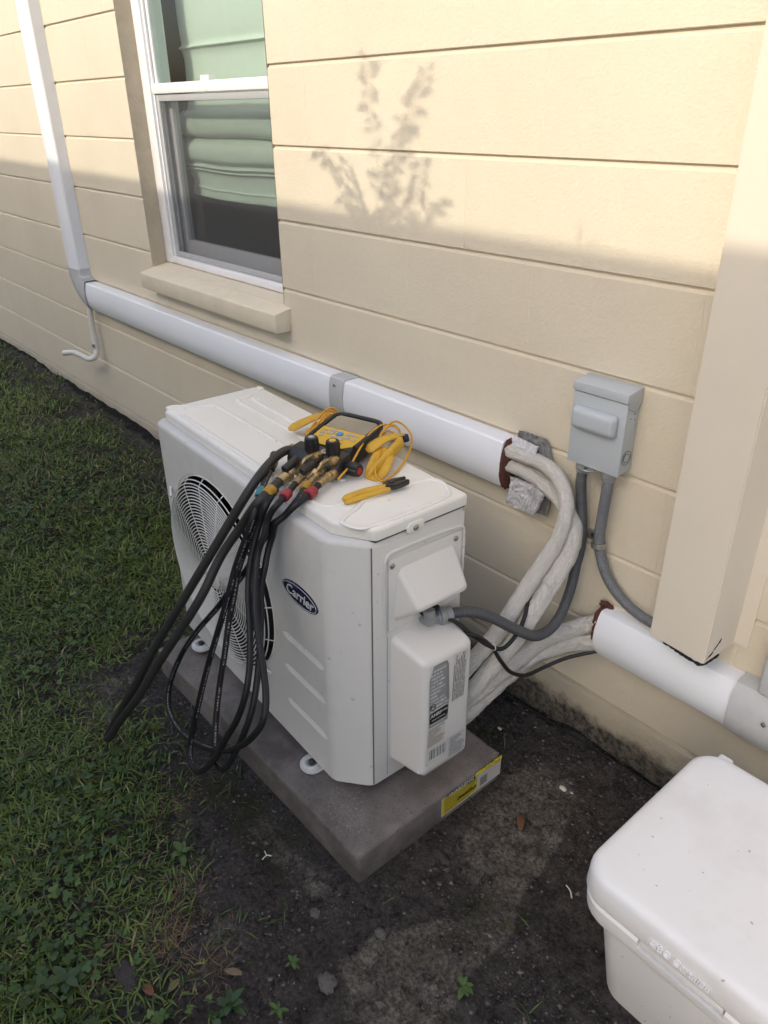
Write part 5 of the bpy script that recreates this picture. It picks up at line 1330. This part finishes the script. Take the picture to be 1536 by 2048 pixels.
# thin grass and straw on the bare soil
N = 26000
x, y = scatter(N, -2.4, .1, -1.5, -.02)
cl_ = fbm(x * 9, y * 9, 3, 91)
keep = ~in_pad(x, y) & ~in_cooler(x, y) & (RNG.random(N) < .012 + .55 * sstep(.60, .74, cl_) * (1 - .75 * sstep(-.9, -.6, x)))
keep &= (y > left_limit(x) - .4)
x, y = x[keep], y[keep]; n = len(x)
isdry = RNG.random(n) < .55
ln = np.where(isdry, RNG.uniform(.015, .05, n), RNG.uniform(.02, .05, n)); wd = np.where(isdry, RNG.uniform(.0008, .0018, n), RNG.uniform(.0018, .0038, n))
lean = np.where(isdry, RNG.uniform(1.25, 1.6, n), RNG.uniform(.5, 1.4, n)); yaw = RNG.uniform(0, 6.28, n)
col = np.where(isdry[:, None], np.array([.19, .145, .085]) * RNG.uniform(.5, 1.2, (n, 1)), np.array([.05, .085, .02]) * RNG.uniform(.6, 1.5, (n, 1)))
V, F, C = blades(x, y, ln, wd, lean, yaw, np.c_[col, np.ones(n)], .3)
veg_object('dry_straw', V, F, C, 'thin grass shoots and dry straw strewn over the bare soil', 'straw')
# brown thatch clumps
V, F, C = [], [], []; off = 0
for cx, cy, rad, nn in ((-1.00, -1.095, .05, 420), (-1.06, -1.02, .05, 260), (-1.30, -.93, .07, 260), (-1.02, -1.20, .05, 160), (-1.62, -.98, .08, 260), (-.88, -1.06, .05, 150)):
    a = RNG.uniform(0, 6.28, nn); r_ = rad * np.sqrt(RNG.random(nn)) * (1 + .5 * RNG.normal(0, .5, nn)); x = cx + r_ * np.cos(a); y = cy + r_ * np.sin(a)
    cc = np.array([.20, .135, .075]) * RNG.uniform(.45, 1.2, (nn, 1))
    v, f, c = blades(x, y, RNG.uniform(.015, .045, nn), RNG.uniform(.0008, .002, nn), RNG.uniform(.9, 1.55, nn), RNG.uniform(0, 6.28, nn), np.c_[cc, np.ones(nn)], .3)
    V.append(v); F += [tuple(i + off for i in t) for t in f]; C.append(c); off += len(v)
veg_object('thatch', np.concatenate(V), F, np.concatenate(C), 'brown dead grass thatch in small clumps at the lawn edge', 'dead grass')
# clover leaves: three rounded leaflets each
V, F, C = [], [], []
cents = [(-1.10, -1.30, .16), (-1.25, -1.22, .14), (-1.0, -1.36, .14), (-1.48, -1.02, .12), (-1.85, -.60, .14), (-1.6, -1.20, .16), (-2.2, -.8, .2), (-2.5, -.55, .2), (-.80, -1.16, .09), (-1.98, -.98, .12), (-2.9, -.6, .25), (-1.35, -1.12, .10)]
for cx, cy, rad in cents:
    nn = int(75 * (rad / .14) ** 2)
    for _ in range(nn):
        a = random.uniform(0, 6.28); r_ = rad * math.sqrt(random.random()) * random.uniform(.5, 1.25); x = cx + r_ * math.cos(a); y = cy + r_ * math.sin(a)
        if in_pad(x, y): continue
        z = float(ground_h(x, y)) + random.uniform(.008, .034); s_ = random.uniform(.0030, .0062); a0 = random.uniform(0, 6.28)
        tx, ty = random.uniform(-.45, .45), random.uniform(-.45, .45)
        cb = random.uniform(.6, 1.35); cc = (.042 * cb, .080 * cb, .020 * cb, 1)
        if random.random() < .15: cc = (.085 * cb, .125 * cb, .028 * cb, 1)
        for k in range(3):
            aa = a0 + k * 2.094; ox, oy = x + s_ * 1.0 * math.cos(aa), y + s_ * 1.0 * math.sin(aa); b0 = len(V)
            for i in range(6):
                q_ = i * 1.0472; lx, ly = ox + s_ * math.cos(q_), oy + s_ * math.sin(q_)
                V.append((lx, ly, z + tx * (lx - x) + ty * (ly - y))); C.append(cc)
            F.append(tuple(range(b0, b0 + 6)))
veg_object('clover', V, F, C, 'low clover and small round leaved weeds matted into the lawn', 'clover')
# soil crumbs and grit
octa = np.array([(1, 0, 0), (-1, 0, 0), (0, 1, 0), (0, -1, 0), (0, 0, 1), (0, 0, -1)], float)
of = [(0, 2, 4), (2, 1, 4), (1, 3, 4), (3, 0, 4), (2, 0, 5), (1, 2, 5), (3, 1, 5), (0, 3, 5)]
def crumbs(name, x, y, z, s_, col, label, cat):
    n = len(x); jit = RNG.uniform(.55, 1.25, (n, 6, 1)) * octa[None] * s_[:, None, None] * RNG.uniform(.6, 1.2, (n, 1, 3))
    a = RNG.uniform(0, 6.28, n); ca_, sa = np.cos(a)[:, None], np.sin(a)[:, None]
    vx = jit[:, :, 0] * ca_ - jit[:, :, 1] * sa; vy = jit[:, :, 0] * sa + jit[:, :, 1] * ca_
    V = np.stack([vx + x[:, None], vy + y[:, None], jit[:, :, 2] * .7 + z[:, None]], -1).reshape(-1, 3)
    F = [tuple(b + i for i in t) for b in (np.arange(n) * 6).tolist() for t in of]
    C = np.repeat(np.c_[col, np.ones(n)][:, None, :], 6, 1).reshape(-1, 4)
    o = veg_object(name, V, F, C, label, cat); o.data.polygons.foreach_set('use_smooth', [False] * len(o.data.polygons)); return o
N = 60000
x, y = scatter(N, -2.3, .1, -1.35, -.02)
keep = ~in_pad(x, y) & ~in_cooler(x, y) & (RNG.random(N) < (1 - lawn_mask(x, y)) * (.25 + .75 * sstep(.4, .65, fbm(x * 7, y * 7, 3, 61)))) & (y > left_limit(x) - .3)
x, y = x[keep], y[keep]; n = len(x)
s_ = RNG.gamma(1.7, .0011, n).clip(.0007, .010)
kind = RNG.random(n); col = np.where((kind < .78)[:, None], np.array([.068, .057, .050]) * RNG.uniform(.5, 1.8, (n, 1)), np.where((kind < .985)[:, None], np.array([.12, .10, .088]) * RNG.uniform(.6, 1.3, (n, 1)), np.array([.42, .38, .32]) * RNG.uniform(.6, 1.1, (n, 1))))
s_ = np.where(kind > .985, s_ * .6, s_)
crumbs('soil_crumbs', x, y, ground_h(x, y) + s_ * .2, s_, col, 'loose soil crumbs and grit scattered over the bare ground', 'soil')
n = 420
x = RNG.normal(-.955, .035, n); y = RNG.normal(-.665, .030, n); ok = (x < -.85) & (y > -.72); x, y = x[ok], y[ok]; n = len(x)
crumbs('sand_grains', x, y, np.full(n, .0815), RNG.uniform(.0005, .0016, n), np.array([.42, .38, .33]) * RNG.uniform(.4, 1.2, (n, 1)), 'pale sand grains sprinkled on the front corner of the pad', 'sand')

# ------------------------------------------------------------------ single weeds, leaves, stones, chips
def leaf_geo(o, d, L, w, up, m_=6, curl=.25):
    o = np.array(o, float); d = np.array([math.cos(d), math.sin(d), up]); d = d / np.linalg.norm(d)
    s_ = np.cross(d, [0, 0, 1]); s_ /= np.linalg.norm(s_); V = []; F = []
    for i in range(m_ + 1):
        t = i / m_; ww = w * math.sin(math.pi * min(1, t * .92 + .06)) ** .8; p = o + d * L * t + np.array([0, 0, -curl * L * t * t])
        V += [p - s_ * ww / 2 + np.array([0, 0, ww * .18]), p, p + s_ * ww / 2 + np.array([0, 0, ww * .18])]
    for i in range(m_):
        for j in range(2): k = i * 3 + j; F.append((k, k + 1, k + 4, k + 3))
    return V, F
def weed(x, y, nl, L, m, label, seed, tall=.02):
    rs = random.Random(seed); z = float(ground_h(x, y))
    t = empty('weed', Matrix.Translation((x, y, z)), label, 'weed', 'broad leaved weeds')
    tube('stem', [(0, 0, -.01), (.001, 0, tall * .5), (0, .001, tall)], .0013, m, t, 6, 3)
    for k in range(nl):
        V, F = leaf_geo((0, 0, tall * (.55 + .45 * k / nl)), k * 2.4 + rs.uniform(-.4, .4), L * rs.uniform(.7, 1.15), L * .40 * rs.uniform(.8, 1.2), rs.uniform(.15, .6))
        mk('leaf', V, F, m, t, True, None, 80)
weed(-1.155, -.975, 5, .034, 'weed_green', 'single four leaved green weed on bare soil left of the pad corner', 1)
weed(-.80, -1.06, 8, .032, 'weed_dark', 'dark leafy weed low in the picture beside the brown dead leaf', 2)
weed(-1.03, -1.27, 9, .040, 'weed_dark', 'largest dark leafy weed in the lower left grass', 3, .035)
weed(-1.52, -1.10, 7, .030, 'weed_dark', 'dark leafy weed at the left edge below the long hose loop', 4, .03)
weed(-.545, -.715, 7, .026, 'weed_green', 'small green weed on the bare soil between the pad and the cooler', 5, .012)
weed(-.79, -.93, 6, .018, 'weed_green', 'tiny bright weed in front of the pad corner', 6)
weed(-.735, -1.0, 6, .020, 'weed_green', 'small bright weed at the bottom below the pad corner', 7)
def fallen_leaf(x, y, L, w, ang, up, m, label, curl=.15):
    z = float(ground_h(x, y)) + .006
    V, F = leaf_geo((0, 0, 0), ang, L, w, up, 10, curl)
    o = mk('fallen_leaf', V, F, m, None, True, None, 80); o.location = (x, y, z)
    sm = o.modifiers.new('thickness', 'SOLIDIFY'); sm.thickness = .0006
    tag(o, label, 'leaf', 'dead leaves on the ground')
fallen_leaf(-.700, -.370, .050, .018, 2.25, .05, 'leaf_brown', 'reddish brown dead leaf on sandy soil beside the yellow sticker')
fallen_leaf(-.865, -1.035, .038, .014, .7, .1, 'leaf_pale', 'tan dead leaf at the bottom near the dark weed')
fallen_leaf(-.90, -1.135, .030, .014, 1.8, .2, 'leaf_pale', 'pinkish dead leaf half hidden in grass at the bottom edge')
fallen_leaf(-.935, -1.165, .030, .016, .2, .1, 'leaf_brown', 'small brown dead leaf in the grass at the bottom edge')
def rock(x, y, dims, m, label, seed):
    z = float(ground_h(x, y))
    o = blob('stone', (0, 0, 0), dims, m, None, seed, .38, 4); o.location = (x, y, z + dims[2] * .35); tag(o, label, 'stone', 'stones on the soil')
rock(-.718, -.900, (.020, .016, .012), 'stone', 'pale grey stone low in the picture among the small weeds', 31)
rock(-.728, -.760, (.014, .010, .008), 'stone', 'small grey stone in front of the pad corner', 33)
rock(-.975, -1.180, (.034, .020, .010), 'stone_dark', 'dark reddish flat stone in the lower left grass', 35)
rock(-.775, -.545, (.026, .010, .010), 'stone_dark', 'blackish clod beside the pad below the yellow sticker', 37)
rock(-.855, -.83, (.012, .010, .008), 'stone', 'small grey stone just left of the pad corner', 38)
def chip(x, y, s_, label, seed):
    o = blob('paint_chip', (0, 0, 0), (s_, s_ * .7, s_ * .25), 'chip_white', None, seed, .5, 2); o.location = (x, y, float(ground_h(x, y)) + .004); tag(o, label, 'chip', 'white chips on the soil')
chip(-.713, -.199, .010, 'white angular chip on the soil between pad and wall', 41)
chip(-.690, -.195, .004, 'tiny white crumb beside the white angular chip', 42)
chip(-.957, -.148, .007, 'white chip on dark soil behind the condenser', 43)
tw = tube('twig', [(-.548, -.402, .010), (-.533, -.408, .012), (-.522, -.418, .011)], .0016, 'chip_white', None, 6, 4); tag(tw, 'short pale twig on dark soil left of the cooler', 'twig', 'twigs on the soil')
tw = tube('twig', [(-1.035, -.835, .012), (-1.021, -.838, .016), (-1.015, -.830, .012), (-1.021, -.838, .015), (-1.022, -.850, .01)], .0012, 'chip_white', None, 6, 3); tag(tw, 'forked white twig on the soil left of the pad', 'twig', 'twigs on the soil')

# ------------------------------------------------------------------ the neighbouring house whose eave shades the yard
EY = -4.10
def eave_z(x): return 1.203 - .0105 * (x + 1.5) + SUN_TAN * (-EY)
nb = empty('neighbour_house', None, 'pale neighbouring house whose eave shades the yard', 'house')
box('wall', -8.2, .55, -7.2, EY - .35, -.05, 3.55, 'neighbour_wall', nb, .005)
V = []; F = []
xs = (-8.5, .85)
mk('fascia', [(x_, y_, eave_z(x_) + z_) for x_ in xs for y_, z_ in ((EY, .0), (EY, -.15), (EY - .02, -.15), (EY - .02, -.0))], [(0, 4, 5, 1), (1, 5, 6, 2), (2, 6, 7, 3), (3, 7, 4, 0)], 'fascia_white', nb, False)
mk('soffit', [(xs[0], EY - .02, eave_z(xs[0]) - .12), (xs[1], EY - .02, eave_z(xs[1]) - .12), (xs[1], -7.3, eave_z(xs[1]) - .12), (xs[0], -7.3, eave_z(xs[0]) - .12)], [(0, 1, 2, 3)], 'fascia_white', nb, False)
mk('roof', [(xs[0], EY - .01, eave_z(xs[0]) - .004), (xs[1], EY - .01, eave_z(xs[1]) - .004), (xs[1], -7.5, eave_z(xs[1]) + .05), (xs[0], -7.5, eave_z(xs[0]) + .05)], [(0, 1, 2, 3)], 'roof_shingle', nb, False)
def shrub(name, bx, by, twigs, label, seed, lsize=.05):
    rs = random.Random(seed); t = empty(name, Matrix.Translation((bx, by, 0)), label, 'shrub', 'slender shrubs by the neighbouring house')
    parts = []; LV, LF = [], []
    for tw_ in twigs:
        pts = [(0, 0, -.05), ((tw_[0][0] - bx) * .3, rs.uniform(-.05, .05), tw_[0][1] * .4)] + [(x_ - bx, rs.uniform(-.03, .03), z_) for x_, z_ in tw_]
        c = catmull(pts, 14); c, _s = resample(c, .020); k = np.interp(np.arange(len(c)), [0, len(c) * .6, len(c)], [.012, .004, .001]); parts.append(sweep(c, k, 6))
        st_ = max(1, len(c) - 26)
        for i in range(st_, len(c), 1):
            if rs.random() < .12: continue
            for sgn in (-1, 1):
                p = c[i]; tang = c[min(i + 1, len(c) - 1)] - c[i - 1]; tang = tang / (np.linalg.norm(tang) + 1e-9)
                d = np.array([sgn * .75 + tang[0] * .35, rs.uniform(-.5, .5), -.35 + tang[2] * .30 + rs.uniform(-.35, .35)]); d /= np.linalg.norm(d)
                w_ = np.cross(d, [0, 1, 0]); w_ /= np.linalg.norm(w_) + 1e-9; L_ = lsize * rs.uniform(.6, 1.15); ww = L_ * .15
                b0 = len(LV); LV += [p, p + d * L_ * .45 + w_ * ww, p + d * L_, p + d * L_ * .45 - w_ * ww]; LF.append((b0, b0 + 1, b0 + 2, b0 + 3))
    V, F, U = join_geo(parts); mk('trunk', V, F, 'bark', t)
    mk('crown', LV, LF, 'leaf_green', t, True, None, 80)
PYY = -2.00; ZO = SUN_TAN * (-PYY); XO = SUN_X * (-PYY)
def sh(pts): return [(x_ + XO, z_ + ZO) for x_, z_ in pts]
shrub('tall_shrub', -1.42, PYY, [sh(p) for p in (
    [(-1.55, .90), (-1.575, 1.22), (-1.62, 1.38), (-1.635, 1.55)], [(-1.55, .95), (-1.56, 1.22), (-1.49, 1.40), (-1.43, 1.52)],
    [(-1.58, .95), (-1.64, 1.16), (-1.74, 1.27), (-1.85, 1.38)], [(-1.53, .9), (-1.50, 1.12), (-1.44, 1.22), (-1.35, 1.29)],
    [(-1.57, .8), (-1.58, 1.1), (-1.555, 1.30), (-1.51, 1.43)], [(-1.6, .8), (-1.63, 1.08), (-1.70, 1.20), (-1.77, 1.26)], [(-1.52, .8), (-1.50, 1.1), (-1.46, 1.24), (-1.44, 1.36)],
    [(-1.6, .8), (-1.60, 1.1), (-1.61, 1.22), (-1.60, 1.31)], [(-1.58, .8), (-1.66, 1.05), (-1.68, 1.22), (-1.73, 1.33)], [(-1.55, .8), (-1.54, 1.0), (-1.52, 1.14), (-1.49, 1.24)],
    [(-1.7, .5), (-1.8, .75), (-1.9, .9), (-1.98, 1.0)], [(-1.4, .5), (-1.3, .75), (-1.2, .9), (-1.12, 1.0)])],
    'slender leafy shrub that casts its shadow on the sunlit wall', 5, .056)
shrub('tall_shrub', -.78, PYY, [sh(p) for p in ([(-.96, .8), (-.965, 1.05), (-.97, 1.18), (-.972, 1.265)], [(-.95, .8), (-.945, 1.05), (-.943, 1.15), (-.94, 1.225)])], 'small shrub tip beside the slender leafy shrub', 9, .016)
